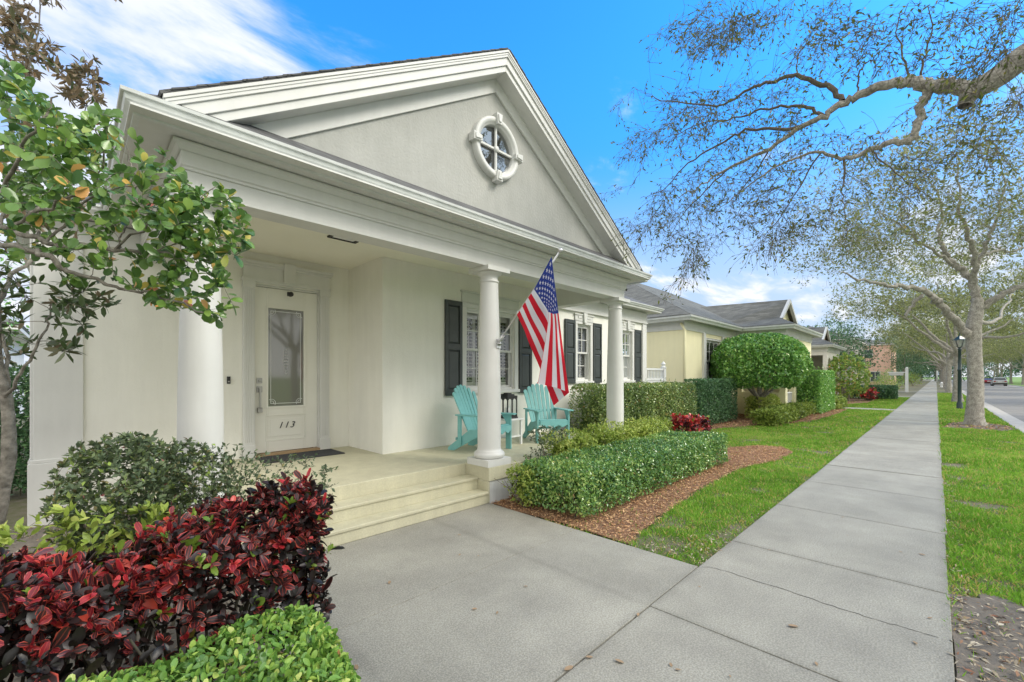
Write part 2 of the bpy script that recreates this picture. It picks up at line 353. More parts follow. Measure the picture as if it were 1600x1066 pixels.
M_beige = material('beige_stucco', (.38,.35,.30), .9, col2=(.33,.30,.26), scale=1)
M_bark = material('oak_bark', (.46,.43,.37), .95, col2=(.26,.24,.205), scale=9, bump=1.0, bscale=28, detail=8, speck=(45,.25))
M_bark2 = material('pale_bark', (.34,.31,.26), .95, col2=(.14,.125,.10), scale=24, bump=.8, bscale=60, detail=6)
M_twig = material('twig_bark', (.17,.145,.115), .95, col2=(.12,.10,.08), scale=10)
M_stem = material('shrub_stem', (.16,.14,.10), .95, col2=(.10,.085,.065), scale=30)
M_lamp = material('dark_green_metal', (.012,.035,.035), .35, spec=.6)
M_lampglass = glassmat('lamp_glass', (.5,.5,.5), mixf=.5)
M_asphalt = material('road_asphalt', (.27,.26,.24), .95, col2=(.215,.205,.19), scale=.8, bump=.5, bscale=90, detail=8, speck=(70,.12))
M_curb = material('curb_concrete', (.48,.46,.42), .9, col2=(.38,.36,.33), scale=6, bump=.3)
M_red = material('red_car_paint', (.30,.02,.03), .25, coat=.6)
M_silver = material('silver_car_paint', (.42,.43,.43), .3, metal=.4, coat=.5)
M_tyre = material('tyre_rubber', (.02,.02,.02), .8)
M_tail = material('tail_lamp', (.35,.01,.01), .3)
def weather(m, amt):
    # faint vertical run-off streaks and blotches that belong to the paint
    t = m.node_tree; b = t.nodes['Principled BSDF']; src = b.inputs['Base Color'].links[0].from_socket
    g = N('ShaderNodeNewGeometry', t); mp = N('ShaderNodeMapping', t); mp.inputs['Scale'].default_value = (5.5, 5.5, .55); t.links.new(g.outputs['Position'], mp.inputs[0])
    n = N('ShaderNodeTexNoise', t); n.inputs['Scale'].default_value = 1.3; n.inputs['Detail'].default_value = 9; n.inputs['Roughness'].default_value = .68; t.links.new(mp.outputs[0], n.inputs['Vector'])
    mr = N('ShaderNodeMapRange', t); mr.inputs['From Min'].default_value = .38; mr.inputs['From Max'].default_value = .62; mr.inputs['To Min'].default_value = 1-amt*1.6; mr.inputs['To Max'].default_value = 1+amt*.6; t.links.new(n.outputs[0], mr.inputs[0])
    sc = N('ShaderNodeVectorMath', t, operation='SCALE'); t.links.new(src, sc.inputs[0]); t.links.new(mr.outputs[0], sc.inputs['Scale']); t.links.new(sc.outputs[0], b.inputs['Base Color'])
def concrete():
    m = material('pavement_concrete', (.365,.352,.298), .92, col2=(.315,.303,.26), scale=1.6, bump=.45, bscale=150, detail=9, speck=(95,.17))
    t = m.node_tree; b = t.nodes['Principled BSDF']; src = b.inputs['Base Color'].links[0].from_socket
    g = N('ShaderNodeNewGeometry', t)
    vo = N('ShaderNodeTexVoronoi', t); vo.inputs['Scale'].default_value = 75; t.links.new(g.outputs['Position'], vo.inputs['Vector'])
    mr = N('ShaderNodeMapRange', t); mr.inputs['From Min'].default_value = .10; mr.inputs['From Max'].default_value = .22; mr.inputs['To Min'].default_value = .55; mr.inputs['To Max'].default_value = 0; t.links.new(vo.outputs['Distance'], mr.inputs[0])
    n3 = N('ShaderNodeTexNoise', t); n3.inputs['Scale'].default_value = 31; t.links.new(g.outputs['Position'], n3.inputs['Vector'])
    m3 = N('ShaderNodeMapRange', t); m3.inputs['From Min'].default_value = .52; m3.inputs['From Max'].default_value = .62; t.links.new(n3.outputs[0], m3.inputs[0])
    mu = N('ShaderNodeMath', t, operation='MULTIPLY'); t.links.new(mr.outputs[0], mu.inputs[0]); t.links.new(m3.outputs[0], mu.inputs[1])
    mx = N('ShaderNodeMix', t, data_type='RGBA'); mx.inputs[7].default_value = (.58,.57,.53,1); t.links.new(mu.outputs[0], mx.inputs[0]); t.links.new(src, mx.inputs[6])
    # broad old water stains
    n4 = N('ShaderNodeTexNoise', t); n4.inputs['Scale'].default_value = .9; n4.inputs['Detail'].default_value = 10; n4.inputs['Roughness'].default_value = .7; t.links.new(g.outputs['Position'], n4.inputs['Vector'])
    m4 = N('ShaderNodeMapRange', t); m4.inputs['From Min'].default_value = .3; m4.inputs['From Max'].default_value = .7; m4.inputs['To Min'].default_value = .76; m4.inputs['To Max'].default_value = 1.13; t.links.new(n4.outputs[0], m4.inputs[0])
    sc = N('ShaderNodeVectorMath', t, operation='SCALE'); t.links.new(mx.outputs[2], sc.inputs[0]); t.links.new(m4.outputs[0], sc.inputs['Scale'])
    # dirt gathered along the joints and edges
    sp = N('ShaderNodeSeparateXYZ', t); t.links.new(g.outputs['Position'], sp.inputs[0])
    def M_(op, a, bv=None, c=None):
        n_ = N('ShaderNodeMath', t, operation=op)
        for i_, q in enumerate((a, bv, c)):
            if q is None: continue
            if isinstance(q, (int, float)): n_.inputs[i_].default_value = q
            else: t.links.new(q, n_.inputs[i_])
        return n_.outputs[0]
    pj = M_('PINGPONG', M_('SUBTRACT', sp.outputs[0], 4.51), .845)
    d2 = M_('ABSOLUTE', M_('SUBTRACT', sp.outputs[1], 1.43)); d3 = M_('ABSOLUTE', M_('ADD', sp.outputs[1], .06))
    dm = M_('MINIMUM', M_('MINIMUM', pj, d2), d3)
    n5 = N('ShaderNodeTexNoise', t); n5.inputs['Scale'].default_value = 6; n5.inputs['Detail'].default_value = 8; t.links.new(g.outputs['Position'], n5.inputs['Vector'])
    m5 = N('ShaderNodeMapRange', t); t.links.new(M_('ADD', dm, M_('MULTIPLY', n5.outputs[0], .13)), m5.inputs[0]); m5.inputs['From Min'].default_value = .035; m5.inputs['From Max'].default_value = .13; m5.inputs['To Min'].default_value = .80; m5.inputs['To Max'].default_value = 1.0
    s2_ = N('ShaderNodeVectorMath', t, operation='SCALE'); t.links.new(sc.outputs[0], s2_.inputs[0]); t.links.new(m5.outputs[0], s2_.inputs['Scale'])
    t.links.new(s2_.outputs[0], b.inputs['Base Color']); return m
M_conc = concrete()
for mm, amt in ((M_stucco, .02), (M_stucco2, .03), (M_trim, .02), (M_gutter, .05), (M_porch, .05), (M_plinth, .08), (M_yellow, .02)): weather(mm, amt)
M_crack = material('crack_dirt', (.07,.065,.055), 1)
M_soil = material('bare_soil', (.20,.17,.135), .98, col2=(.13,.115,.095), scale=7, bump=1, bscale=35, detail=8)
M_lawn = material('lawn_ground', (.12,.13,.055), .98, col2=(.19,.165,.12), scale=9, bump=1, bscale=60, detail=8)
M_lawnfar = material('lawn_far', (.13,.23,.05), .98, col2=(.18,.27,.06), scale=1.2, bump=.8, bscale=50, detail=9)
M_mulch = material('mulch_ground', (.29,.16,.09), .98, col2=(.18,.10,.06), scale=25, bump=1, bscale=60)
G = leafmat
L_grass = G('grass_blade', [(0,(0.113,0.250,0.021)),(.5,(0.227,0.469,0.043)),(.85,(0.386,0.625,0.086)),(.93,(0.697,0.564,0.205)),(1,(0.680,0.417,0.153))], .5, .35, .3)
L_chip = G('mulch_chip', [(0,(0.244,0.118,0.057)),(.5,(0.530,0.296,0.149)),(1,(0.744,0.501,0.274))], .9, 0, .2)
L_litter = G('leaf_litter', [(0,(.24,.10,.06)),(.25,(.34,.24,.15)),(.7,(.42,.36,.26)),(1,(.52,.47,.37))], .8, 0, .2)
L_box = G('hedge_leaf', [(0,(0.081,0.181,0.059)),(.5,(0.151,0.321,0.085)),(.85,(0.325,0.513,0.118)),(.97,(0.558,0.684,0.214)),(1,(0.613,0.342,0.128))], .26, .22, .75)
L_bright = G('bright_leaf', [(0,(0.121,0.250,0.058)),(.5,(0.243,0.451,0.086)),(.9,(0.510,0.691,0.134)),(.975,(0.729,0.750,0.230)),(1,(0.750,0.307,0.154))], .35, .25, .55)
L_olive = G('mixed_leaf', [(0,(0.078,0.132,0.043)),(.45,(0.171,0.264,0.078)),(.85,(0.341,0.434,0.116)),(.95,(0.465,0.512,0.171)),(1,(0.558,0.248,0.109))], .35, .2, .55)
L_dark = G('dark_leaf', [(0,(0.041,0.102,0.041)),(.6,(0.091,0.204,0.082)),(1,(0.184,0.347,0.122))], .4, .15, .5)
L_top = G('topiary_leaf', [(0,(0.082,0.211,0.049)),(.5,(0.163,0.382,0.074)),(.9,(0.326,0.593,0.124)),(1,(0.555,0.750,0.198))], .28, .2, .75)
L_lime = G('lime_leaf', [(0,(0.135,0.203,0.041)),(.5,(0.324,0.432,0.074)),(1,(0.567,0.608,0.162))], .45, .3, .4)
L_grey = G('grey_leaf', [(0,(0.058,0.091,0.046)),(.55,(0.138,0.188,0.104)),(.82,(0.196,0.255,0.104)),(.93,(0.311,0.437,0.083)),(.985,(0.278,0.182,0.125)),(1,(0.619,0.121,0.187))], .5, .2, .4)
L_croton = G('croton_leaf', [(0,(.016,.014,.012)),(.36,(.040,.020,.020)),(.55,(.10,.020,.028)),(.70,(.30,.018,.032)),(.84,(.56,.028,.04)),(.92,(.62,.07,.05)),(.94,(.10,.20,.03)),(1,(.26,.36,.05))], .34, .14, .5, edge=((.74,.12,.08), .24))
L_round = G('round_leaf', [(0,(0.059,0.130,0.046)),(.45,(0.129,0.253,0.054)),(.86,(0.297,0.445,0.090)),(.95,(0.673,0.553,0.121)),(.985,(0.750,0.338,0.121)),(1,(0.554,0.169,0.181))], .28, .3, .6)
L_magn = G('magnolia_leaf', [(0,(0.042,0.077,0.028)),(.4,(0.084,0.133,0.042)),(.6,(0.210,0.161,0.098)),(1,(0.392,0.280,0.168))], .4, .15, .5)
L_oak = G('oak_leaf', [(0,(0.079,0.099,0.036)),(.5,(0.158,0.198,0.054)),(.85,(0.268,0.281,0.072)),(1,(0.472,0.363,0.108))], .75, .3, .15)
L_oak2 = G('oak_leaf_mass', [(0,(0.133,0.166,0.072)),(.5,(0.274,0.301,0.120)),(.85,(0.416,0.457,0.161)),(1,(0.567,0.526,0.209))], .75, .35, .15)
L_tip = G('red_tip_leaf', [(0,(0.115,0.231,0.057)),(.5,(0.270,0.443,0.096)),(.8,(0.539,0.616,0.154)),(1,(0.750,0.307,0.115))], .45, .25, .4)
# ================================================================== GROUND
def sheet(name, poly, z, mat, parent=None):
    m = MB(); m.add([(p[0], p[1], z) for p in poly], [tuple(range(len(poly)))]); return m.build(name, mat, parent)
tag(sheet('ground', [(-1500,-1500),(3000,-1500),(3000,1500),(-1500,1500)], -.30, M_lawnfar), kind='structure')
tag(sheet('lawn', [(-60,1.2),(400,1.2),(400,60),(-60,60)], -.035, M_lawn), kind='structure')
tag(sheet('grass_verge', [(-60,-1.76),(400,-1.76),(400,.2),(-60,.2)], -.035, M_lawn), kind='structure')
tag(sheet('far_lawn', [(-60,-60),(400,-60),(400,-10.2),(-60,-10.2)], -.04, M_lawnfar), kind='structure')
tag(sheet('road', [(-60,-10.1),(400,-10.1),(400,-2.0),(-60,-2.0)], -.15, M_asphalt), kind='structure')
mb = MB()
prof = [(0,-.3),(0,-.012),(.02,0),(.13,0),(.16,-.02),(.20,-.115),(.62,-.138),(.62,-.3)]
mb.sweep([(400,-1.76),(-60,-1.76)][::-1], prof)
mb.sweep([(400,-10.24),(-60,-10.24)], prof)
tag(mb.build('curb', M_curb), kind='structure')
rs = np.random.default_rng(3)
# pavement slabs, 1.69 m apart, laid one by one with open joints
mb = MB(); x = 4.51-1.69*8; k = 0
while x < 120:
    dz = 0 if x < 9 else rs.uniform(-.008, .006)
    L0, R0 = 1.42+rs.uniform(-.006,.006), -.065+rs.uniform(-.012,.012)
    g = .0045
    x0, x1 = x+g, x+1.69-g
    mb.add([(x0,R0,-.12),(x1,R0,-.12),(x1,L0,-.12),(x0,L0,-.12),(x0,R0,dz),(x1,R0,dz+rs.uniform(-.002,.002)),(x1,L0,dz),(x0,L0,dz)],
           [(0,3,2,1),(4,5,6,7),(0,1,5,4),(1,2,6,5),(2,3,7,6),(3,0,4,7)])
    x += 1.69
mb.box(120, 330, -.06, 1.42, -.12, 0)
o = mb.build('pavement', [M_conc, M_crack], bevel=.004); tag(o, kind='structure')
mb = MB()
mb.box(.86, 3.695, 1.435, 2.697, -.12, -.001); mb.box(.86, 3.695, 2.703, 4.20, -.12, -.001)
for xx in (27.2, 45.6, 61.5): mb.box(xx, xx+1.1, 1.435, 5, -.12, -.004)
tag(mb.build('path', M_conc, bevel=.004), kind='structure')
tag(sheet('pavement_bedding', [(-10,-.04),(120,-.04),(120,1.40),(-10,1.40)], -.02, M_crack), kind='structure')
tag(sheet('path_bedding', [(.9,1.38),(3.68,1.38),(3.68,4.0),(.9,4.0)], -.016, M_crack), kind='structure')
# hairline crack wandering across one slab
pts = [ground(*p) for p in ((1096,886),(1115,887.5),(1135,893),(1180,908),(1215,918),(1262,934),(1311,951),(1360,966),(1410,980),(1437,988),(1475,1000))]
dens = []
for a, b in zip(pts, pts[1:]):
    for i in range(5): dens.append(a+(b-a)*i/5+np.array((rs.normal(0,.004), rs.normal(0,.002), 0)))
vs = []; fs = []
for i, p in enumerate(dens):
    wd = .0012+.0018*abs(math.sin(i*.7))+(.001 if 12 < i < 34 else 0)
    vs += [(p[0]-wd, p[1], .002), (p[0]+wd, p[1], .002)]
    if i: fs.append((2*i-2, 2*i-1, 2*i+1, 2*i))
mb = MB(); mb.add(vs, fs); tag(mb.build('pavement_crack', M_crack), kind='structure')
# mulch beds and bare soil
def blob(pts, n=6, jit=.05):
    out = []
    for i in range(len(pts)):
        a = np.array(pts[i]); b = np.array(pts[(i+1) % len(pts)])
        for k in range(n): out.append(tuple(a+(b-a)*k/n+rs.normal(0, jit, 2)))
    return out
MULCH = [(3.74,2.12),(5.0,2.30),(6.6,2.42),(8.2,2.45),(9.4,2.20),(10.7,2.15),(11.35,2.5),(11.3,2.95),(10.4,3.35),(9.3,3.9),(8.9,4.4),(12.6,4.5),(12.6,5.8),(3.74,5.8)]
NBED = [(13.0,5.0),(14.2,4.75),(15.5,4.35),(17.5,3.5),(19.5,3.15),(22,3.05),(24.5,3.05),(26.6,3.1),(26.8,4.6),(26.6,7),(13,7)]
LBED = [(-8,1.5),(.84,1.5),(.84,4.3),(.6,6.9),(-.4,6.9),(-8,6.9)]
BED3 = [(30,4.2),(34,3.0),(41,3.0),(41,5.5),(30,6.5)]
SOIL = [(-1.5,-.05),(2.6,-.05),(4.55,-.09),(4.75,-.3),(4.6,-.6),(4.9,-.9),(4.5,-1.3),(3.6,-1.7),(-1.5,-1.7)]
SOILT = [(19.0,-.10),(20.0,-.2),(21.2,-.3),(22.1,-.55),(22.3,-1.2),(21.2,-1.7),(20.0,-1.7),(19.2,-1.4),(19.6,-.8)]
tag(sheet('mulch_bed', blob(MULCH, 5, .03), -.012, M_mulch), kind='structure')
tag(sheet('neighbour_mulch_bed', blob(NBED, 5, .05), -.012, M_mulch), kind='structure')
tag(sheet('left_planting_bed', LBED, -.012, M_soil), kind='structure')
tag(sheet('far_planting_bed', BED3, -.012, M_mulch), kind='structure')
tag(sheet('bare_soil', blob(SOIL, 5, .02), -.014, M_soil), kind='structure')
tag(sheet('tree_root_soil', blob(SOILT, 4, .03), -.014, M_soil), kind='structure')
def inpoly(P, poly):
    x, y = P[:,0], P[:,1]; c = np.zeros(len(P), bool); n = len(poly); j = n-1
    for i in range(n):
        xi, yi = poly[i]; xj, yj = poly[j]
        with np.errstate(divide='ignore', invalid='ignore'):
            cond = ((yi > y) != (yj > y)) & (x < (xj-xi)*(y-yi)/(yj-yi+1e-12)+xi)
        c ^= cond; j = i
    return c
def vnoise(P, s, seed=0):
    r = np.random.default_rng(seed); v = np.zeros(len(P))
    for k in range(5):
        a = r.uniform(0, 6.28, 2); f = s*(1.0+.7*k)
        th = r.uniform(0, 6.28); v += np.sin((P[:,0]*math.cos(th)+P[:,1]*math.sin(th))*f+a[0])*np.sin((-P[:,0]*math.sin(th)+P[:,1]*math.cos(th))*f*1.3+a[1])/(1+k*.4)
    return v
def grass(name, x0, x1, y0, y1, dens, h, wd, label, avoid=(), seed=1, bare=.9, thin=()):
    r = np.random.default_rng(seed); n = int((x1-x0)*(y1-y0)*dens)
    P = np.stack([r.uniform(x0, x1, n), r.uniform(y0, y1, n)], 1); keep = np.ones(n, bool)
    for pl in avoid: keep &= ~inpoly(P, pl) | (r.random(n) < .035)
    Pj = P+r.normal(0, .05, P.shape)
    for pl in thin: keep &= ~inpoly(Pj, pl) | (r.random(n) < .16)
    nz = vnoise(P, 2.3, seed+5); keep &= r.random(n) < np.clip(bare-np.clip(-nz-.55, 0, 1)*.9, .05, 1)
    P = P[keep]; nz = nz[keep]; n = len(P)
    C = np.concatenate([P, np.full((n,1), -.034)], 1)
    D = np.stack([r.normal(0,.55,n), r.normal(0,.55,n), r.uniform(.5,1.1,n)], 1)
    Nn = r.normal(0, 1, (n,3))
    hh = h*r.uniform(.5, 1.3, n)*np.clip(1+.12*nz+.22*vnoise(P, 9, seed+2), .4, 1.7)
    ti = np.clip(r.normal(.47, .2, n)+.13*vnoise(P, .9, seed+9)+.10*vnoise(P, 4.5, seed+3), 0, .9); dry = r.random(n) < (.09+.12*(nz < -.4)); ti[dry] = r.uniform(.9, 1, dry.sum())
    o = leaves(name, C, D, Nn, hh, wd*r.uniform(.7,1.3,n), ti, L_grass, curl=.25)
    return tag(o, label, 'grass', kind='stuff')
BARE = [[(3.75,1.75),(4.05,1.62),(4.25,1.8),(4.15,2.1),(3.9,2.2),(3.74,2.1)], [(4.3,1.5),(4.9,1.47),(5.2,1.55),(4.7,1.66)], [(3.72,1.44),(5.5,1.44),(5.5,1.475),(3.72,1.50)], [(4.5,2.05),(4.9,2.0),(4.8,2.25)]]
grass('lawn_grass', 3.72, 9, 1.44, 3.2, 7500, .052, .0065, 'green blades of the front lawn between the mulch bed and the pavement', [MULCH], 11, thin=BARE)
grass('lawn_grass', 9, 16, 1.44, 5.2, 3000, .055, .010, 'green lawn grass around the curved mulch bed further along the pavement', [MULCH, NBED], 12)
grass('lawn_grass', 16, 45, 1.44, 4.2, 900, .065, .02, 'lawn grass in front of the yellow house and beyond its side path', [NBED, BED3, [(27.1,1),(28.4,1),(28.4,6),(27.1,6)]], 13)
grass('verge_grass', 3.0, 9, -1.75, -.07, 7500, .06, .007, 'green verge grass between pavement and kerb beside the bare soil', [SOIL], 14)
grass('verge_grass', 9, 20, -1.75, -.07, 3000, .06, .011, 'verge grass strip in front of the nearest street tree', [SOILT], 15)
grass('verge_grass', 20, 60, -1.75, -.07, 900, .065, .022, 'verge grass strip behind the nearest street tree along the kerb', [SOILT], 16)
def chips(name, poly, n, Lr, label, mat, seed, z=-.008, wr=.25):
    r = np.random.default_rng(seed); p = np.array(poly); lo, hi = p.min(0), p.max(0)
    P = r.uniform(lo, hi, (n*3, 2)); P = P[inpoly(P, poly)][:n]; m = len(P)
    C = np.concatenate([P, r.uniform(z, z+.022, (m,1))], 1); D = np.stack([r.normal(0,1,m), r.normal(0,1,m), r.normal(0,.25,m)], 1)
    Nn = np.stack([r.normal(0,.35,m), r.normal(0,.35,m), np.ones(m)], 1)
    L = r.uniform(Lr[0], Lr[1], m)
    return tag(leaves(name, C, D, Nn, L, L*wr*r.uniform(.6,1.6,m), r.random(m), mat, curl=.1), label, name.replace('_', ' '), kind='stuff')
chips('mulch_chips', [(3.72,2.1),(5,2.28),(6.6,2.4),(8.2,2.42),(9.4,2.18),(10.7,2.15),(11.35,2.5),(11.3,2.95),(10.4,3.35),(9.3,3.9),(8.9,4.2),(3.72,4.2)], 30000, (.015,.05), 'reddish wood mulch chips around the low clipped hedge', L_chip, 21)
chips('mulch_chips', NBED, 12000, (.04,.09), 'brown mulch chips in the planting bed of the yellow house', L_chip, 22)
chips('leaf_litter', [(2.2,-.06),(4.6,-.08),(4.7,-.5),(4.5,-1),(3.6,-1.5),(2.2,-1.7)], 2200, (.015,.06), 'dry tan leaf litter on the bare soil at the pavement edge', L_litter, 23, wr=.28)
chips('leaf_litter', [(3.8,-.075),(9.5,-.075),(9.5,-.2),(3.8,-.17)], 420, (.02,.055), 'brown litter gathered along the right pavement edge', L_litter, 24, z=-.02)
chips('leaf_litter', [(19.2,-.12),(20.2,-.2),(22.1,-.5),(22.3,-1.2),(21.2,-1.7),(20.0,-1.7),(19.2,-1.4)], 700, (.05,.10), 'dark leaf litter ring round the foot of the nearest street tree', L_chip, 25)
chips('leaf_litter', LBED, 5000, (.03,.09), 'brown litter on the soil under the red croton hedge', L_litter, 26)
chips('leaf_litter', [(3.71,1.43),(6.2,1.43),(4.6,1.62),(3.71,2.1)], 260, (.02,.05), 'brown litter in the lawn corner beside the entrance path', L_litter, 27)
# fallen leaves lying singly on the concrete
spots = [(608,914,.045),(717,869,.03),(721,837,.035),(749,869,.02),(746,952,.035),(776,961,.03),(818,917,.03),(559,1048,.04),(881,1049,.055),(927,1028,.04),(996,964,.035),(976,1038,.05),(1050,1044,.03),(1054,1047,.03),(1140,1056,.02),(1248,980,.06),(1277,1042,.03),(1095,919,.02),(1100,830,.02),(1315,808,.035),(1411,864,.028),(1435,866,.045),(1427,1003,.035),(1449,967,.03),(1205,861,.025),(1325,838,.02),(558,758,.03),(1380,745,.03),(1425,733,.03)]
fl0 = None
for i, (u, v, s) in enumerate(spots):
    p = ground(u, v)
    if u == 558: continue
    if fl0 is None:
        C = np.zeros((1,3)); fl0 = leaves('fallen_leaf', C, [(1,0,0)], [(0,0,1)], [1.0], [.5], [.25], L_litter, full=True, curl=-.12); fo = fl0
    else:
        fo = fl0.copy(); COL.objects.link(fo)
    tag(fo, 'small dry brown leaf lying alone on the grey concrete', 'leaf', 'fallen leaves scattered on the path and pavement')
    fo.location = (p[0], p[1], .006); fo.scale = (s*1.15, s*1.15, s*.8); fo.rotation_euler = (random.uniform(-.2,.2), 0, random.uniform(0,6.28))
exec_house = True
# ================================================================== THE WHITE HOUSE
house = empty('white_house', (3.86, 4.0, 0), 'white stucco house number 113 with columned porch, gable and round window', 'house')
WY, DY = 5.83, 6.94           # main wall, door wall
FZ = .45                      # porch floor
def wall_y(mb, x0, x1, y0, y1, z0, z1, ops, mi=0):
    """wall facing the street with rectangular openings (x0,x1,z0,z1)"""
    xs = sorted({x0, x1, *[o[0] for o in ops], *[o[1] for o in ops]}); zs = sorted({z0, z1, *[o[2] for o in ops], *[o[3] for o in ops]})
    for i in range(len(xs)-1):
        j = 0
        while j < len(zs)-1:
            cx = (xs[i]+xs[i+1])/2
            def hole(k): cz = (zs[k]+zs[k+1])/2; return any(o[0] < cx < o[1] and o[2] < cz < o[3] for o in ops)
            if hole(j): j += 1; continue
            k = j
            while k < len(zs)-1 and not hole(k): k += 1
            mb.box(xs[i], xs[i+1], y0, y1, zs[j], zs[k], mi); j = k
W1 = (4.78, 5.99, 1.36, 2.80); W2 = (8.03, 8.55, 1.50, 2.80); W3 = (10.0, 10.52, 1.50, 2.80)
mb = MB()
wall_y(mb, 3.2, 11.26, WY, WY+.22, -.1, 3.38, [W1, W2, W3])
mb.box(3.2, 3.42, WY+.22, DY+.2, -.1, 3.38)                       # alcove return
wall_y(mb, -.29, 3.2, DY, DY+.2, -.1, 3.38, [(1.80, 2.72, FZ+.02, 2.93)])
mb.box(11.04, 11.26, WY+.22, 13, -.1, 3.38); mb.box(-.29, -.07, DY+.2, 13, -.1, 3.38); mb.box(-.07, 11.04, 12.8, 13, -.1, 3.38)
o = mb.build('wall', M_stucco, house)
# pilasters and plinths at the corners
mb = MB(); mb.box(-.305, .08, DY-.035, DY-.003, .69, 3.1); mb.box(-.345, .12, DY-.06, DY-.003, -.1, .66); mb.box(-.33, .10, DY-.05, DY-.003, .66, .70)
mb.box(-.33, -.293, DY, DY+.4, .70, 3.1); mb.box(-.345, -.293, DY, DY+.45, -.1, .69)
mb.build('pilaster', M_trim, house, bevel=.006); mb = MB()
mb.box(11.06, 11.285, WY-.035, WY-.003, -.1, 3.08); mb.box(11.263, 11.285, WY, WY+.25, -.1, 3.08)
mb.build('pilaster', M_trim, house, bevel=.006)
# frieze band under the main eaves
mb = MB(); mb.box(7.15, 11.29, WY-.045, WY-.002, 3.10, 3.37); mb.box(7.15, 11.31, WY-.06, WY-.002, 3.07, 3.10); mb.box(11.263, 11.30, WY, 12.9, 3.10, 3.37)
mb.build('frieze', M_trim, house); mb = MB()
mb.box(-.33, .6, DY-.045, DY-.002, 3.12, 3.37); mb.box(-.335, -.293, DY, 12.9, 3.12, 3.37)
mb.build('frieze', M_trim, house)
# porch floor, front steps
mb = MB(); mb.box(3.67, 7.24, 4.015, WY-.002, .275, FZ); mb.box(.50, .91, 4.015, DY-.002, .275, FZ); mb.box(.91, 3.67, 4.47, DY-.002, .275, FZ)
mb.build('porch_floor', M_porch, house, bevel=.008)
mb = MB()
mb.box(.91, 3.668, 4.03, 4.47, 0.0, .145); mb.box(.91, 3.668, 4.235, 4.468, .145, .295)
mb.box(.91, 3.668, 4.015, 4.24, .115, .150); mb.box(.91, 3.668, 4.22, 4.45, .268, .302)
mb.box(3.668, 3.70, 4.03, 4.9, 0, .275); mb.box(.88, .912, 4.03, 4.9, 0, .275)
mb.build('front_steps', M_porch, house, bevel=.008)
for bx_ in ([(3.70, 4.09, 4.035, 4.4)], [(.52, .88, 4.035, 4.4), (.52, .62, 4.4, DY-.01)], [(7.0, 7.2, 4.035, WY-.01)]):
    mb = MB()
    for b_ in bx_: mb.box(*b_, -.1, .275)
    mb.build('plinth', M_plinth, house, bevel=.004)
# diagonal lattice under the porch
mb = MB()
for k in range(42):
    for sgn in (1, -1):
        xc = 4.0+k*.072
        p0, p1 = (xc-.16*sgn, -.05), (xc+.16*sgn, .27)
        yy = 4.06 if sgn > 0 else 4.068
        mb.add([(p0[0]-.014, yy, p0[1]), (p0[0]+.014, yy, p0[1]), (p1[0]+.014, yy, p1[1]), (p1[0]-.014, yy, p1[1])], [(0,1,2,3)])
        mb.add([(p0[0]-.014, yy+.006, p0[1]), (p0[0]+.014, yy+.006, p0[1]), (p1[0]+.014, yy+.006, p1[1]), (p1[0]-.014, yy+.006, p1[1])], [(0,1,2,3)])
mb.build('lattice', M_white, house)
# columns
COLX = (.72, 3.86, 7.0)
for cx in COLX:
    cy = 4.22; mb = MB()
    mb.box(cx-.205, cx+.205, cy-.205, cy+.205, FZ, FZ+.085)
    prof = [(.0,.085),(.175,.085),(.196,.095),(.204,.115),(.204,.135),(.196,.155),(.178,.165),(.178,.175),(.163,.185),(.1555,.20)]
    zt = 3.02-FZ
    for i in range(13):
        f = i/12; r = .1545-(.1545-.119)*max(0, (f-.25)/.75)**1.35 ; prof.append((r, .22+(zt-.42)*f))
    prof += [(.119,zt-.19),(.129,zt-.185),(.131,zt-.175),(.129,zt-.165),(.119,zt-.16),(.118,zt-.105),(.126,zt-.10),(.150,zt-.085),(.168,zt-.065),(.170,zt-.06),(0,zt-.06)]
    mb.lathe(prof, (cx, cy, FZ), 48)
    mb.box(cx-.195, cx+.195, cy-.195, cy+.195, 3.02-.058, 3.018)
    mb.build('column', M_white if False else M_trim, house)
# entablature
mb = MB()
def beamset(x0, x1, y0, y1):
    mb.box(x0, x1, y0, y1, 3.02, 3.38)
mb.box(.60, 7.12, 4.10, 4.34, 3.02, 3.38); mb.box(.60, .84, 4.34, DY-.003, 3.02, 3.38); mb.box(6.88, 7.12, 4.34, WY-.003, 3.02, 3.38)
path = [(.60, DY-.05), (.60, 4.10), (7.12, 4.10), (7.12, WY-.05)]
mb.sweep(path, [(.002,3.185),(.014,3.185),(.014,3.205),(.030,3.215),(.030,3.378),(.002,3.378)])
mb.sweep(path, [(.032,3.315),(.045,3.32),(.065,3.35),(.085,3.36),(.085,3.379),(.032,3.379)])
mb.build('entablature', M_trim, house, bevel=.003)
mb = MB(); mb.box(.84, 6.88, 4.34, WY-.003, 3.372, 3.384); mb.box(.84, 3.2, WY-.003, DY-.003, 3.372, 3.384); 
mb.build('porch_ceiling', material('ceiling_paint', (.86,.84,.72), .7, col2=(.83,.81,.69), scale=2), house)
mb = MB()
mb.sweep([(.60, 6.7), (.60, 4.10), (7.12, 4.10), (7.12, 5.6)], [(-.05,3.386),(.34,3.386),(.34,3.40),(-.05,3.40)])
mb.sweep([(7.2, 5.86), (11.28, 5.86), (11.28, 12.9)], [(-.05,3.386),(.34,3.386),(.34,3.40),(-.05,3.40)])
mb.sweep([(-.29, 12.9), (-.29, DY), (.6, DY)], [(-.05,3.386),(.24,3.386),(.24,3.40),(-.05,3.40)])
mb.build('soffit', M_trim, house)
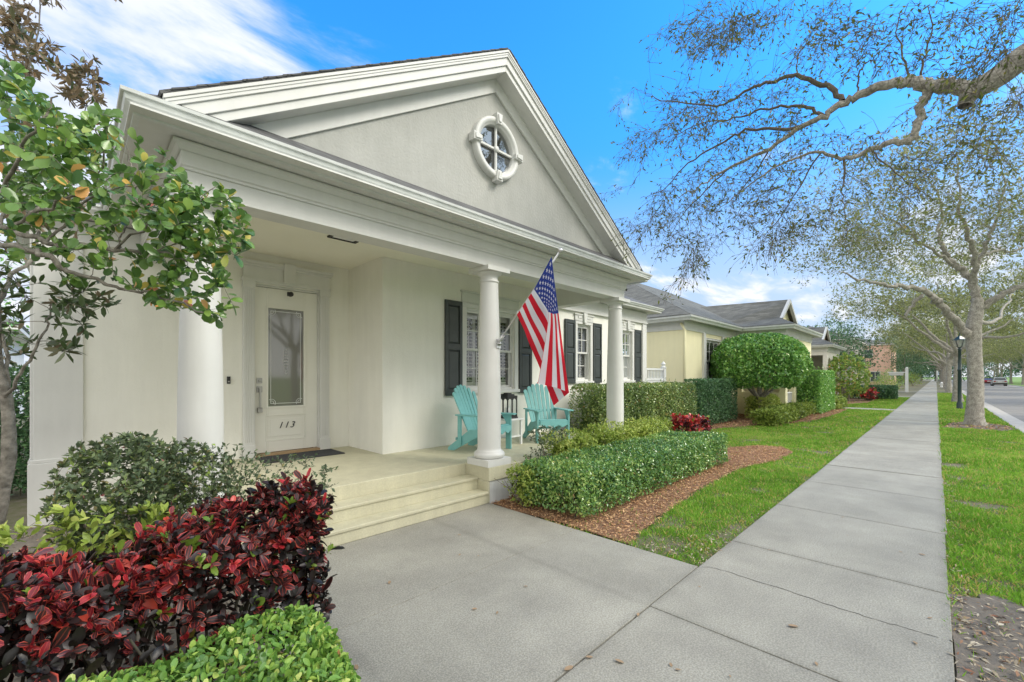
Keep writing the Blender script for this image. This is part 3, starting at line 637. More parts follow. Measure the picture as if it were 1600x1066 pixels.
# gutters
GP = [(.0,3.375),(.035,3.375),(.04,3.385),(.042,3.405),(.058,3.425),(.080,3.445),(.088,3.47),(.088,3.480),(.105,3.482),(.108,3.505),(.100,3.508),(.0,3.500)]
mb = MB()
mb.sweep([(.32, 6.7), (.32, 3.90), (7.52, 3.90), (7.52, 5.5)], GP)
mb.sweep([(7.54, 5.58), (11.60, 5.58), (11.60, 13)], GP)
mb.sweep([(-.46, 13), (-.46, 6.72), (.31, 6.72)], GP)
mb.build('gutter', M_gutter, house)
# gable: stucco triangle, raking mouldings, skirt roof, round window
GX, PITCH = 3.86, .63
def rz(x, top=5.73): return top-PITCH*abs(x-GX)
rw = MB()
R0, RC = .305, (3.86, 4.56)
# tympanum with a round hole: fan of quads from hole to outline
outer = []
nseg = 64
for i in range(nseg):
    a = 2*math.pi*i/nseg; dx, dz = math.cos(a), math.sin(a); best = 99
    zb = 3.42
    if dz < 0: best = min(best, (zb-RC[1])/dz)
    for sgn in (1, -1):
        den = dz+PITCH*sgn*dx
        if den > 1e-6:
            t = (5.66-RC[1])/den
            if t > 0 : best = min(best, t)
    outer.append((RC[0]+dx*best, RC[1]+dz*best))
# snap nearest samples to the corners
for cxz in ((GX, 5.66), (GX-(5.66-3.42)/PITCH, 3.42), (GX+(5.66-3.42)/PITCH, 3.42)):
    k = min(range(nseg), key=lambda i: (outer[i][0]-cxz[0])**2+(outer[i][1]-cxz[1])**2 if abs(math.atan2(outer[i][1]-RC[1], outer[i][0]-RC[0])-math.atan2(cxz[1]-RC[1], cxz[0]-RC[0])) < .1 else 99)
    outer[k] = cxz
vs = []
for i in range(nseg):
    a = 2*math.pi*i/nseg; vs.append((RC[0]+R0*math.cos(a), 4.12, RC[1]+R0*math.sin(a)))
for p in outer: vs.append((p[0], 4.12, p[1]))
for i in range(nseg):
    a = 2*math.pi*i/nseg; vs.append((RC[0]+R0*math.cos(a), 4.25, RC[1]+R0*math.sin(a)))
fs = []
for i in range(nseg):
    j = (i+1) % nseg; fs += [(i, j, nseg+j, nseg+i), (i, 2*nseg+i, 2*nseg+j, j)]
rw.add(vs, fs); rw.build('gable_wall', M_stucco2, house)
mb = MB()
def rake(mb, y0, y1, ztop, h, x_end_l=.43, x_end_r=7.28, cut=3.52, mi=0):
    """band following the gable slope: vertical height h below ztop line"""
    for s in (-1, 1):
        xe = x_end_l if s < 0 else x_end_r
        xa, xb = GX, xe
        t0, t1 = ztop, ztop-PITCH*abs(xe-GX)
        vs = [(xa,y0,t0),(xb,y0,t1),(xb,y0,t1-h),(xa,y0,t0-h),(xa,y1,t0),(xb,y1,t1),(xb,y1,t1-h),(xa,y1,t0-h)]
        mb.add(vs, [(0,1,2,3),(7,6,5,4),(0,4,5,1),(3,2,6,7),(1,5,6,2),(0,3,7,4)], mi)
rake(mb, 3.868, 4.11, 5.735, .085, .44, 7.28)       # crown piece
rake(mb, 3.855, 3.868, 5.735, .030, .44, 7.28)
rake(mb, 3.862, 3.868, 5.700, .022, .45, 7.27)
rake(mb, 3.885, 4.11, 5.65, .095, .55, 7.17)
rake(mb, 3.905, 4.11, 5.555, .075, .66, 7.06)
rake(mb, 4.09, 4.118, 5.48, .175, 1.0, 6.72)       # trim board lying on the stucco
mb.build('rake_moulding', M_trim, house, bevel=.003)
# roofs
mb = MB()
def slab(mb, q, th=.03, mi=0):
    n = Vector((q[1][0]-q[0][0], q[1][1]-q[0][1], q[1][2]-q[0][2])).cross(Vector((q[-1][0]-q[0][0], q[-1][1]-q[0][1], q[-1][2]-q[0][2]))).normalized()
    if n.z < 0: n = -n
    k = len(q); vs = [tuple(p) for p in q]+[tuple(Vector(p)+n*th) for p in q]
    mb.add(vs, [tuple(range(k))[::-1], tuple(range(k, 2*k))]+[(i, (i+1) % k, k+(i+1) % k, k+i) for i in range(k)], mi)
slab(mb, [(GX,3.858,5.738),(.43,3.858,5.738-PITCH*3.43),(.43,6.6,5.74-PITCH*3.43),(GX,10.5,5.74)], .022)
slab(mb, [(GX,3.858,5.738),(7.44,3.858,5.738-PITCH*3.58),(7.44,6.6,5.74-PITCH*3.58),(GX,10.5,5.74)], .022)
slab(mb, [(.33,3.86,3.515),(7.5,3.86,3.515),(7.2,4.115,3.70),(.55,4.115,3.70)], .018)
# main hip roof behind
ex0, ex1, ey0, ey1, ez, pk = -.5, 11.66, 5.55, 13.4, 3.50, .5
hw = (ey1-ey0)/2; ym = (ey0+ey1)/2; zr = ez+pk*hw
slab(mb, [(7.3,ey0,ez),(ex1,ey0,ez),(ex1-hw,ym,zr),(7.3-1.5,ym,zr)], .02)
slab(mb, [(ex1,ey0,ez),(ex1,ey1,ez),(ex1-hw,ym,zr)], .02)
slab(mb, [(ex0,6.68,ez),(ex0,ey1,ez),(ex0+hw-.3,ym,ez+pk*(ym-6.68))], .02)
slab(mb, [(ex0,6.68,ez),(2.2,6.68,ez),(ex0+hw-.3,ym,ez+pk*(ym-6.68))], .02)
slab(mb, [(ex0,ey1,ez),(ex1,ey1,ez),(ex1-hw,ym,zr),(ex0+hw,ym,zr)], .02)
# shingle tabs that show along the rakes as a stepped edge
for s in (-1, 1):
    for i in range(23):
        xa = GX+s*(.02+i*.146); xb = xa+s*.143; za = 5.752-PITCH*abs(xa-GX); zb = 5.752-PITCH*abs(xb-GX)+.006
        mb.add([(xa,3.848,za+.003),(xb,3.848,zb+.008),(xb,5.6,zb+.008),(xa,5.6,za+.003),(xa,3.848,za-.006),(xb,3.848,zb-.006),(xb,5.6,zb-.006),(xa,5.6,za-.006)], [(0,1,2,3),(7,6,5,4),(0,4,5,1),(1,5,6,2),(2,6,7,3),(3,7,4,0)])
mb.build('roof', M_roof, house)
# round window in the gable
rwin = empty('round_window', (RC[0], 4.1, RC[1])); setparent(rwin, house)
mb = MB()
prof = [(.292,.02),(.292,-.045),(.30,-.055),(.318,-.06),(.325,-.075),(.36,-.082),(.385,-.075),(.392,-.055),(.392,.02)]
mb.lathe([(r, y) for r, y in prof], (RC[0], 4.12, RC[1]), 64, axis='y')
fr = mb.build('frame', M_trim, rwin)
for k in range(4):
    a = k*math.pi/2+math.pi/2; M = Matrix.Rotation(-(a-math.pi/2), 3, 'Y')
    mb = MB(); vs = []
    for yy in (4.118, 4.012):
        for (lx, lz) in ((-.034,.298),(.034,.298),(.052,.435),(-.052,.435)):
            q = M @ Vector((lx, 0, lz)); vs.append((RC[0]+q.x, yy, RC[1]+q.z))
    mb.add(vs, [(0,1,2,3),(7,6,5,4),(0,4,5,1),(1,5,6,2),(2,6,7,3),(3,7,4,0)])
    vs = []
    for yy in (4.012, 3.998):
        for (lx, lz) in ((-.020,.32),(.020,.32),(.033,.415),(-.033,.415)):
            q = M @ Vector((lx, 0, lz)); vs.append((RC[0]+q.x, yy, RC[1]+q.z))
    mb.add(vs, [(0,1,2,3),(7,6,5,4),(0,4,5,1),(1,5,6,2),(2,6,7,3),(3,7,4,0)])
    mb.build('keystone', M_trim, rwin, bevel=.004)
mb = MB(); mb.box(RC[0]-.013, RC[0]+.013, 4.085, 4.115, RC[1]-.295, RC[1]+.295); mb.box(RC[0]-.295, RC[0]-.014, 4.085, 4.115, RC[1]-.013, RC[1]+.013); mb.box(RC[0]+.014, RC[0]+.295, 4.085, 4.115, RC[1]-.013, RC[1]+.013)
mb.lathe([(0,-.012),(.035,-.012),(.04,0),(.04,.02)], (RC[0], 4.078, RC[1]), 24, axis='y')
mb.build('muntin', M_trim, rwin)
mb = MB(); mb.lathe([(0,0),(.30,0)], (RC[0], 4.125, RC[1]), 48, axis='y', smooth=False); mb.build('pane', M_gglass, rwin)
mb = MB(); mb.lathe([(0,0),(.31,0)], (RC[0], 4.24, RC[1]), 48, axis='y', smooth=False); mb.build('backing', material('attic_blind', (.045,.05,.055), .9, col2=(.13,.13,.125), scale=9), rwin)
# sash windows --------------------------------------------------------------
def window(parent, op, cols, yf, mat_trim, blind='slats', sillz=None, casing=.09, wallmat=None, header=None):
    x0, x1, z0, z1 = op; yg = yf+.10
    wroot = empty('window', ((x0+x1)/2, yf, z0)); setparent(wroot, parent)
    mb = MB()
    # casing proud of wall
    if casing:
        mb.box(x0-casing, x0+.004, yf-.022, yf-.002, z0-.02, z1+.004); mb.box(x1-.004, x1+casing, yf-.022, yf-.002, z0-.02, z1+.004)
        mb.box(x0-casing, x1+casing, yf-.026, yf-.002, z1+.004, z1+.07); mb.box(x0-casing-.01, x1+casing+.01, yf-.036, yf-.002, z1+.07, z1+.085)
    # frame inside the opening
    f = .035
    mb.box(x0+.001, x0+f, yg-.07, yg+.04, z0+.001, z1-.001); mb.box(x1-f, x1-.001, yg-.07, yg+.04, z0+.001, z1-.001)
    mb.box(x0+f, x1-f, yg-.07, yg+.04, z1-f, z1-.001); mb.box(x0+f, x1-f, yg-.07, yg+.04, z0+.001, z0+f)
    mb.build('frame', mat_trim, wroot, bevel=.003)
    zm = (z0+z1)/2
    for s, (a, b, yy) in enumerate(((zm-.02, z1-f, yg-.02), (z0+f, zm+.02, yg-.005))):
        mb = MB(); e = .03; xa, xb = x0+f, x1-f
        y0, y1 = (yy-.035, yy-.005) if s == 0 else (yy-.0, yy+.03)
        mb.box(xa, xa+e, y0, y1, a, b); mb.box(xb-e, xb, y0, y1, a, b); mb.box(xa+e, xb-e, y0, y1, b-.04, b); mb.box(xa+e, xb-e, y0, y1, a, a+.04)
        ws = (xb-xa-2*e)
        for c in range(1, cols): xx = xa+e+ws*c/cols; mb.box(xx-.009, xx+.009, y0+.004, y1-.004, a+.04, b-.04)
        mb.box(xa+e, xb-e, y0+.007, y1-.007, (a+b)/2-.009, (a+b)/2+.009)
        sash = mb.build('sash', mat_trim, wroot)
        mb = MB(); ym_ = (y0+y1)/2+.004
        mb.add([(xa+e,ym_,a+.04),(xb-e,ym_,a+.04),(xb-e,ym_,b-.04),(xa+e,ym_,b-.04)], [(0,1,2,3)]); mb.build('pane', M_glass, wroot)
    mb = MB(); mb.box(x0-casing-.02, x1+casing+.02, yf-.05, yg-.071, z0-.06, z0-.002)
    mb.build('sill', mat_trim, wroot, bevel=.004)
    # room behind with blinds
    mb = MB(); mb.box(x0-.05, x1+.05, yg+.42, yg+.44, z0-.1, z1+.1); mb.box(x0-.06, x0-.05, yg+.125, yg+.44, z0-.1, z1+.1); mb.box(x1+.05, x1+.06, yg+.125, yg+.44, z0-.1, z1+.1)
    mb.box(x0-.05, x1+.05, yg+.125, yg+.42, z1+.1, z1+.11); mb.box(x0-.05, x1+.05, yg+.125, yg+.42, z0-.11, z0-.1)
    mb.build('dark_room', M_dark, wroot)
    mb = MB()
    if blind == 'slats':
        np_ = 2 if x1-x0 < .8 else 4
        for q in range(np_):
            xa = x0+.03+(x1-x0-.06)*q/np_; xb = x0+.03+(x1-x0-.06)*(q+1)/np_
            mb.box(xa+.001, xa+.03, yg+.055, yg+.08, z0+.02, z1-.02); mb.box(xb-.03, xb-.001, yg+.055, yg+.08, z0+.02, z1-.02)
            mb.box(xa+.03, xb-.03, yg+.055, yg+.08, z1-.16, z1-.02); mb.box(xa+.03, xb-.03, yg+.055, yg+.08, z0+.02, z0+.14); mb.box(xa+.03, xb-.03, yg+.055, yg+.08, zm-.03, zm+.03)
            z = z0+.17
            while z < z1-.18:
                if abs(z-zm) > .05: mb.obox(((xa+xb)/2, yg+.068, z), ((xb-xa)/2-.031, .030, .004), Matrix.Rotation(math.radians(14), 3, 'X'))
                z += .062
            mb.box((xa+xb)/2-.006, (xa+xb)/2+.006, yg+.034, yg+.042, z0+.17, z1-.2)
    else:
        for (cx_, cw) in ((x0+.02, .22*(x1-x0)), (x1-.02-.22*(x1-x0), .22*(x1-x0))):
            n = 7; vs = []
            for i in range(n*2+1):
                xx = cx_+cw*i/(2*n); yy = yg+.07+(.02 if i % 2 else 0); vs += [(xx, yy, z0+.02), (xx, yy, z1-.02)]
            mb.add(vs, [(2*i, 2*i+2, 2*i+3, 2*i+1) for i in range(2*n)])
    mb.build('blind', M_blind, wroot)
    return wroot
window(house, W1, 4, WY, M_trim)
window(house, W2, 2, WY, M_trim)
window(house, W3, 2, WY, M_trim)
# headers and keystones over the windows
def header(op, keyst, zt):
    x0, x1, z0, z1 = op; mb = MB()
    mb.box(x0-.10, x1+.10, WY-.03, WY-.002, z1+.088, zt-.03); mb.box(x0-.13, x1+.13, WY-.05, WY-.002, zt-.03, zt)
    if keyst:
        xm = (x0+x1)/2
        mb.add([(xm-.05,WY-.07,z1+.03),(xm+.05,WY-.07,z1+.03),(xm+.075,WY-.07,zt+.03),(xm-.075,WY-.07,zt+.03),(xm-.05,WY-.002,z1+.03),(xm+.05,WY-.002,z1+.03),(xm+.075,WY-.002,zt+.03),(xm-.075,WY-.002,zt+.03)],
               [(0,1,2,3),(7,6,5,4),(0,4,5,1),(1,5,6,2),(2,6,7,3),(3,7,4,0)])
        for s in (-1, 1): mb.box(xm+s*.18-.07, xm+s*.18+.07, WY-.042, WY-.03, zt-.10, zt-.04)
    mb.build('window_header', M_trim, house, bevel=.004)
header(W1, False, 3.09); header(W2, True, 3.03); header(W3, True, 3.03)
def shutter(x0, x1, z0, z1):
    mb = MB(); y0, y1 = WY-.045, WY-.006; e = .055; zm = (z0+z1)/2+.02
    mb.box(x0, x0+e, y0, y1, z0, z1); mb.box(x1-e, x1, y0, y1, z0, z1)
    for a, b in ((z0, z0+.10), (zm-.05, zm+.05), (z1-.08, z1)): mb.box(x0+e, x1-e, y0, y1, a, b)
    for a, b in ((z0+.10, zm-.05), (zm+.05, z1-.08)):
        mb.box(x0+e, x1-e, y0+.02, y1, a, b)
        i = .035; vs = [(x0+e+.008,y0+.02,a+.008),(x1-e-.008,y0+.02,a+.008),(x1-e-.008,y0+.02,b-.008),(x0+e+.008,y0+.02,b-.008),(x0+e+i,y0+.006,a+i),(x1-e-i,y0+.006,a+i),(x1-e-i,y0+.006,b-i),(x0+e+i,y0+.006,b-i)]
        mb.add(vs, [(4,5,6,7),(0,1,5,4),(1,2,6,5),(2,3,7,6),(3,0,4,7)])
    mb.build('shutter', M_shutter, house, bevel=.003)
shutter(4.32, 4.675, 1.28, 2.88); shutter(6.10, 6.46, 1.28, 2.88)
shutter(7.56, 7.93, 1.45, 2.87); shutter(8.65, 9.0, 1.45, 2.87)
shutter(9.55, 9.90, 1.45, 2.87); shutter(10.62, 10.97, 1.45, 2.87)
# the front door ---------------------------------------------------------------
mb = MB(); yd = DY
for xa, xb in ((1.66, 1.80), (2.72, 2.86)):
    mb.box(xa, xb, yd-.05, yd-.002, FZ, 2.93)
    for i in range(4): mb.box(xa+.022+i*.027, xa+.034+i*.027, yd-.058, yd-.05, FZ+.22, 2.84)
    mb.box(xa-.012, xb+.012, yd-.062, yd-.002, FZ, FZ+.18); mb.box(xa-.01, xb+.01, yd-.065, yd-.002, 2.86, 2.95)
mb.box(1.64, 2.88, yd-.06, yd-.002, 2.95, 3.0); mb.box(1.66, 2.86, yd-.05, yd-.002, 3.0, 3.20); mb.box(1.61, 2.91, yd-.085, yd-.002, 3.20, 3.245); mb.box(1.63, 2.89, yd-.07, yd-.002, 3.17, 3.20)
mb.box(2.18, 2.34, yd-.092, yd-.052, 2.985, 3.27)
mb.build('door_surround', M_trim, house, bevel=.004)
door = empty('door', (2.26, DY+.05, FZ)); setparent(door, house)
mb = MB(); y0, y1 = DY+.045, DY+.09; GZ = (1.16, 2.61); GXX = (2.0, 2.50); PZ = (.66, 1.02)
wall_y(mb, 1.82, 2.70, y0, y1, FZ+.04, 2.90, [(GXX[0], GXX[1], *GZ), (GXX[0]-.02, GXX[1]+.02, *PZ)])
mb.box(GXX[0]-.02, GXX[1]+.02, y0+.012, y1, *PZ); mb.box(GXX[0]+.03, GXX[1]-.03, y0+.003, y0+.012, PZ[0]+.05, PZ[1]-.05)
def ring(mb, x0, x1, z0, z1, wd, y0, y1):
    mb.box(x0, x1, y0, y1, z1, z1+wd); mb.box(x0, x1, y0, y1, z0-wd, z0); mb.box(x0-wd, x0, y0, y1, z0-wd, z1+wd); mb.box(x1, x1+wd, y0, y1, z0-wd, z1+wd)
ring(mb, GXX[0], GXX[1], *GZ, .028, y0-.014, y0-.001); ring(mb, GXX[0]-.02, GXX[1]+.02, *PZ, .014, y0-.007, y0-.001)
mb.build('leaf', M_door, door, bevel=.003)
mb = MB(); mb.box(1.803, 1.819, DY+.0, DY+.12, FZ, 2.925); mb.box(2.702, 2.718, DY+.0, DY+.12, FZ, 2.925); mb.box(1.819, 2.702, DY, DY+.12, 2.905, 2.925); mb.build('jamb', M_trim, door)
mb = MB(); mb.add([(GXX[0],y0+.02,GZ[0]),(GXX[1],y0+.02,GZ[0]),(GXX[1],y0+.02,GZ[1]),(GXX[0],y0+.02,GZ[1])], [(0,1,2,3)]); mb.build('glass', M_frost, door)
# etched border and central scroll on the glass
mb = MB(); e = y0+.016
ring(mb, GXX[0]+.045, GXX[1]-.045, GZ[0]+.045, GZ[1]-.045, .008, e, e+.002)
for cx_, sx in ((GXX[0]+.05, 1), (GXX[1]-.05, -1)):
    for cz_, sz in ((GZ[0]+.05, 1), (GZ[1]-.05, -1)):
        for rr in (.03, .055):
            pp = [(cx_+sx*rr*math.cos(t), e, cz_+sz*rr*math.sin(t)) for t in np.linspace(-.6, 2.2, 12)]; mb.tube(pp, .004, 5)
for k in range(9):
    z_ = 1.66+k*.045; am = .035*(1-abs(k-4)/6)
    pp = [(2.25+am*math.cos(t)*(1 if k % 2 else -1), e, z_+.022*math.sin(t)) for t in np.linspace(0, 5, 12)]; mb.tube(pp, .0035, 5)
    pp = [(2.25-am*math.cos(t)*(1 if k % 2 else -1), e, z_+.022*math.sin(t)) for t in np.linspace(0, 5, 12)]; mb.tube(pp, .0035, 5)
mb.build('etching', M_white, door)
mb = MB(); mb.box(1.84, 2.68, DY+.14, DY+.16, FZ, 2.92); mb.build('hall_backing', material('hall_shade', (.10,.09,.08), .9), door)
mb = MB(); hx = 1.885
mb.box(hx-.035, hx+.035, y0-.018, y0-.001, 1.50, 1.58); mb.box(hx-.035, hx+.035, y0-.022, y0-.001, 1.37, 1.46); mb.box(hx-.02, hx+.02, y0-.05, y0-.022, 1.42, 1.44)
mb.box(hx-.012, hx+.012, y0-.055, y0-.038, 1.13, 1.42); mb.box(hx-.03, hx+.03, y0-.055, y0-.001, 1.08, 1.15); mb.lathe([(0,-.03),(.016,-.03),(.02,-.02),(.02,0)], (hx, y0-.001, 1.54), 16, axis='y')
mb.build('handle', M_steel, door, bevel=.002)
fc = bpy.data.curves.new('number', 'FONT'); fc.body = '113'; fc.size = .132; fc.shear = .35; fc.extrude = .003; fc.space_character = 1.25
fo_ = bpy.data.objects.new('number_text', fc); COL.objects.link(fo_); bpy.context.view_layer.update()
me = bpy.data.meshes.new_from_object(fo_.evaluated_get(bpy.context.evaluated_depsgraph_get())); bpy.data.objects.remove(fo_)
no = bpy.data.objects.new('house_number', me); COL.objects.link(no); me.materials.clear(); me.materials.append(M_black)
no.rotation_euler = (math.pi/2, 0, 0); no.location = (2.13, y0-.006, .83); setparent(no, door)
no['label'] = 'black italic numerals 113'
mb = MB(); mb.box(1.80, 2.72, DY-.06, DY+.05, FZ+.001, FZ+.035); mb.build('threshold', M_wood, house, bevel=.003)
# door bell, cameras, ceiling fittings
mb = MB(); mb.box(1.475, 1.515, DY-.022, DY-.001, 1.50, 1.60, 0); mb.lathe([(0,-.006),(.012,-.006),(.012,0)], (1.495, DY-.022, 1.53), 14, mi=1, axis='y'); mb.build('doorbell', [M_black, M_steel], house, bevel=.002)
mb = MB(); mb.box(2.235, 2.30, DY-.06, DY-.03, 2.80, 2.86); mb.lathe([(0,-.05),(.03,-.05),(.036,-.04),(.036,0)], (2.27, DY-.06, 2.825), 20, axis='y'); mb.build('door_camera', M_black, house)
mb = MB(); mb.lathe([(0,.06),(.03,.058),(.052,.04),(.06,.01),(.055,-.02),(.035,-.045),(0,-.055)], (7.19, 4.16, 3.235), 20); mb.box(7.121, 7.16, 4.13, 4.19, 3.21, 3.27); mb.lathe([(0,-.035),(.025,-.033),(.03,-.02)], (7.185, 4.12, 3.215), 14, mi=1, axis='y')
mb.build('security_camera', [M_white, M_black], house)
for (cx_, cy_) in ((2.42, 5.40), (5.55, 5.28)):
    mb = MB(); ring(mb, cx_-.17, cx_+.17, 0, 0, 0, 0, 0) if False else None
    mb.box(cx_-.18, cx_+.18, cy_-.07, cy_-.05, 3.352, 3.371); mb.box(cx_-.18, cx_+.18, cy_+.05, cy_+.07, 3.352, 3.371); mb.box(cx_-.18, cx_-.15, cy_-.05, cy_+.05, 3.345, 3.371); mb.box(cx_+.15, cx_+.18, cy_-.05, cy_+.05, 3.345, 3.371)
    mb.box(cx_-.15, cx_+.15, cy_-.05, cy_+.05, 3.364, 3.371, 1)
    mb.build('ceiling_light', [M_black, M_white], house)
# ================================================================== PORCH THINGS
mb = MB(); mb.box(1.78, 2.84, 6.28, 6.80, FZ+.002, FZ+.016); tag(mb.build('door_mat', M_mat, loc=(2.31,6.54,FZ), bevel=.004), 'dark rectangular mat lying in front of the white door', 'door mat')
def chair(name, rear_left, d, label):
    """Adirondack chair; local frame: +x to the sitter's left as seen in front view right, y back, z up"""
    root = empty(name, (0,0,0), label, 'chair', 'turquoise chairs on the porch')
    d = Vector((d[0], d[1])).normalized(); p = Vector((-d.y, d.x))        # p: towards the viewer's right
    O = Vector(rear_left)
    ang = math.atan2(-d.x, d.y)+math.pi        # local -y -> d
    root.location = (O.x+p.x*.29+d.x*.40, O.y+p.y*.29+d.y*.40, FZ); root.rotation_euler.z = math.atan2(p.y, p.x)
    root['_local'] = 1; bpy.context.view_layer.update()
    def P(mb, nm, bev=.004):
        o = mb.build(nm, M_turq, None, bevel=bev); o.parent = root; return o
    # local: y=-.36 front, +.42 rear foot
    for s in (-1, 1):
        x0 = s*.265-.012
        mb = MB(); mb.extrude([(-.37,.30),(-.37,.38),(-.30,.385),(-.05,.34),(.02,.345),(.10,.29),(.44,.045),(.45,0),(.33,0),(-.20,.275)], 0, x0, x0+.024); P(mb, 'side_board')
        mb = MB(); x1 = s*.292; mb.box(x1-.014, x1+.014, -.375, -.28, 0, .545); P(mb, 'leg')
        mb = MB(); mb.box(x1-.014, x1+.014, .17, .235, .10, .545); P(mb, 'arm_post')
        mb = MB(); mb.extrude([(x1-.045*(1),-.44),(x1+.06*(1),-.44),(x1+.065,-.40),(x1+.065,-.2),(x1+.045,.25),(x1-.035,.27),(x1-.06,-.2),(x1-.06,-.40)], 2, .546, .568); P(mb, 'armrest')
        mb = MB(); mb.extrude([(-.28,.545),(-.28,.43),(-.245,.48),(-.20,.545)], 0, x1-.012, x1+.012); P(mb, 'arm_bracket')
    mb = MB(); n = 22
    top = [(-.253+.506*i/n, .385) for i in range(n+1)]; bot = [(.253-.506*i/n, .285+.018*math.cos(6*math.pi*i/n)-(.0 if i not in (0,n) else 0)) for i in range(n+1)]
    mb.extrude(top+bot, 1, -.392, -.372); P(mb, 'apron', .002)
    mb = MB()
    for k in range(6):
        y = -.33+k*.078; z = .392-.0*k-(max(0, k-.5)**1.15)*.018
        mb.obox((0, y, z), (.255, .034, .010), Matrix.Rotation(-.12 if k > 1 else .0, 3, 'X'))
    P(mb, 'seat')
    mb = MB(); lean = math.radians(23); M = Matrix.Rotation(-lean, 3, 'X')
    for k in range(7):
        f = (k-3)/3.0; wb, wt = .030, .037; L = .80-.13*abs(f)**1.9; xb, xt = f*.20, f*.262; th = .010; cyy = .012*f*f*1.6
        vs = []
        for yy in (-th, th):
            for (xx, zz) in ((xb-wb, 0), (xb+wb, 0), (xt+wt, L-.03), (xt+wt*.6, L-.005), (xt, L+.004), (xt-wt*.6, L-.005), (xt-wt, L-.03)):
                q = M @ Vector((xx, yy-cyy, zz)); vs.append((q.x, q.y+.10, q.z+.28))
        mb.add(vs, [tuple(range(7)), tuple(range(7, 14))[::-1]]+[(i, 7+i, 7+(i+1) % 7, (i+1) % 7) for i in range(7)])
    P(mb, 'backrest', .003)
    mb = MB(); mb.box(-.30, .30, .205, .235, .50, .545); P(mb, 'crossbar'); mb = MB(); mb.box(-.25, .25, .30, .32, .16, .20); P(mb, 'crossbar')
    return root
chair('adirondack_chair', (4.12, 5.42), (.25, -.97), 'turquoise wooden Adirondack chair partly hidden behind the middle white column')
chair('adirondack_chair', (5.94, 5.56), (-.45, -.89), 'turquoise wooden Adirondack chair under the hanging flag, right of the lantern')
tx, ty = 5.20, 5.22
tab = empty('side_table', (tx, ty, FZ), 'small white side table between the two turquoise chairs, carrying the lantern', 'table')
mb = MB(); mb.box(tx-.20, tx+.20, ty-.20, ty+.20, FZ+.415, FZ+.44); mb.build('table_top', M_white, tab, bevel=.004)
for sx in (-1, 1):
    for sy in (-1, 1):
        mb = MB(); mb.box(tx+sx*.16-.018, tx+sx*.16+.018, ty+sy*.16-.018, ty+sy*.16+.018, FZ, FZ+.414); mb.build('leg', M_white, tab, bevel=.002)
for yy_ in (ty-.16, ty+.16): mb = MB(); mb.box(tx-.142, tx+.142, yy_-.01, yy_+.01, FZ+.13, FZ+.16); mb.build('shelf_rail', M_white, tab)
lz = FZ+.441; lan = empty('lantern', (tx, ty, lz), 'black metal lantern with arched openings on the small white table', 'lantern')
mb = MB(); hw_ = .11
mb.box(tx-.125, tx+.125, ty-.125, ty+.125, lz, lz+.025); mb.build('cage_base', M_black, lan, bevel=.003); mb = MB(); mb.box(tx-.12, tx+.12, ty-.12, ty+.12, lz+.355, lz+.385); mb.box(tx-.085, tx+.085, ty-.085, ty+.085, lz+.385, lz+.41)
mb.box(tx-.05, tx+.05, ty-.05, ty+.05, lz+.409, lz+.43)
mb.build('cage_cap', M_black, lan, bevel=.003)
mb = MB()
for fx, fy in ((0,-1),(1,0),(0,1),(-1,0)):
    tdir = Vector((-fy, fx)); c0 = Vector((tx+fx*hw_, ty+fy*hw_))
    def seg(a, b, z0, z1):
        A = c0+tdir*a; B = c0+tdir*b; nn = Vector((fx, fy))*.006
        mb.add([(A.x-nn.x,A.y-nn.y,z0),(B.x-nn.x,B.y-nn.y,z0),(B.x-nn.x,B.y-nn.y,z1),(A.x-nn.x,A.y-nn.y,z1),(A.x+nn.x,A.y+nn.y,z0),(B.x+nn.x,B.y+nn.y,z0),(B.x+nn.x,B.y+nn.y,z1),(A.x+nn.x,A.y+nn.y,z1)], [(0,1,2,3),(7,6,5,4),(0,4,5,1),(1,5,6,2),(2,6,7,3),(3,7,4,0)])
    for a in (-.115, -.012, .1): seg(a, a+.017 if a != -.012 else .012, lz+.025, lz+.355)
    for a0, a1 in ((-.098, -.012), (.012, .10)):
        m_, r_ = (a0+a1)/2, (a1-a0)/2; n = 8
        for i in range(n):
            t0, t1 = -1+2*i/n, -1+2*(i+1)/n; h = math.sqrt(max(0, 1-((t0+t1)/2)**2))*r_
            seg(m_+t0*r_, m_+t1*r_, lz+.29+h, lz+.355)
            seg(m_+t0*r_, m_+t1*r_, lz+.025, lz+.045+(r_-h)*.5)
mb.build('cage', M_black, lan)
mb = MB(); mb.lathe([(0,0),(.035,0),(.035,.15),(.03,.155),(0,.152)], (tx, ty, lz+.026), 20); mb.build('candle', M_white, lan)
# ------------------------------------------------------------------ the flag
PA, PB = np.array((3.89, 4.09, 2.03)), np.array((3.90, 3.06, 3.04))
flag = empty('flag', (3.89, 4.07, 2.03), 'American flag hanging from a slanted pole fixed to the middle column', 'flag')
mb = MB(); mb.tube([PA, PA+(PB-PA)*.5, PB], [.0125,.0125,.0115], 14); mb.build('pole', M_alu, flag)
mb = MB(); mb.lathe([(0,-.028),(.014,-.024),(.025,-.01),(.028,0),(.025,.012),(.014,.025),(0,.028)], tuple(PB), 18); mb.build('ball', M_alu, flag)
mb = MB(); mb.tube([PA-(PB-PA)*.03, PA+(PB-PA)*.10], .021, 14); mb.tube([(3.89,4.095,2.03),(3.89,4.062,2.01)], [.03,.03], 12); mb.box(3.85, 3.93, 4.068, 4.076, 1.97, 2.09); mb.tube([(3.84,4.04,2.03),(3.94,4.04,2.03)], .008, 8); mb.build('bracket', M_alu, flag)
for f in (.36,):
    q = PA+(PB-PA)*f; mb = MB(); mb.tube([q-(PB-PA)*.012, q+(PB-PA)*.012], .019, 12); mb.tube([q, q+np.array((-.03,-.01,.02))], .006, 6); mb.build('clip', M_white, flag)
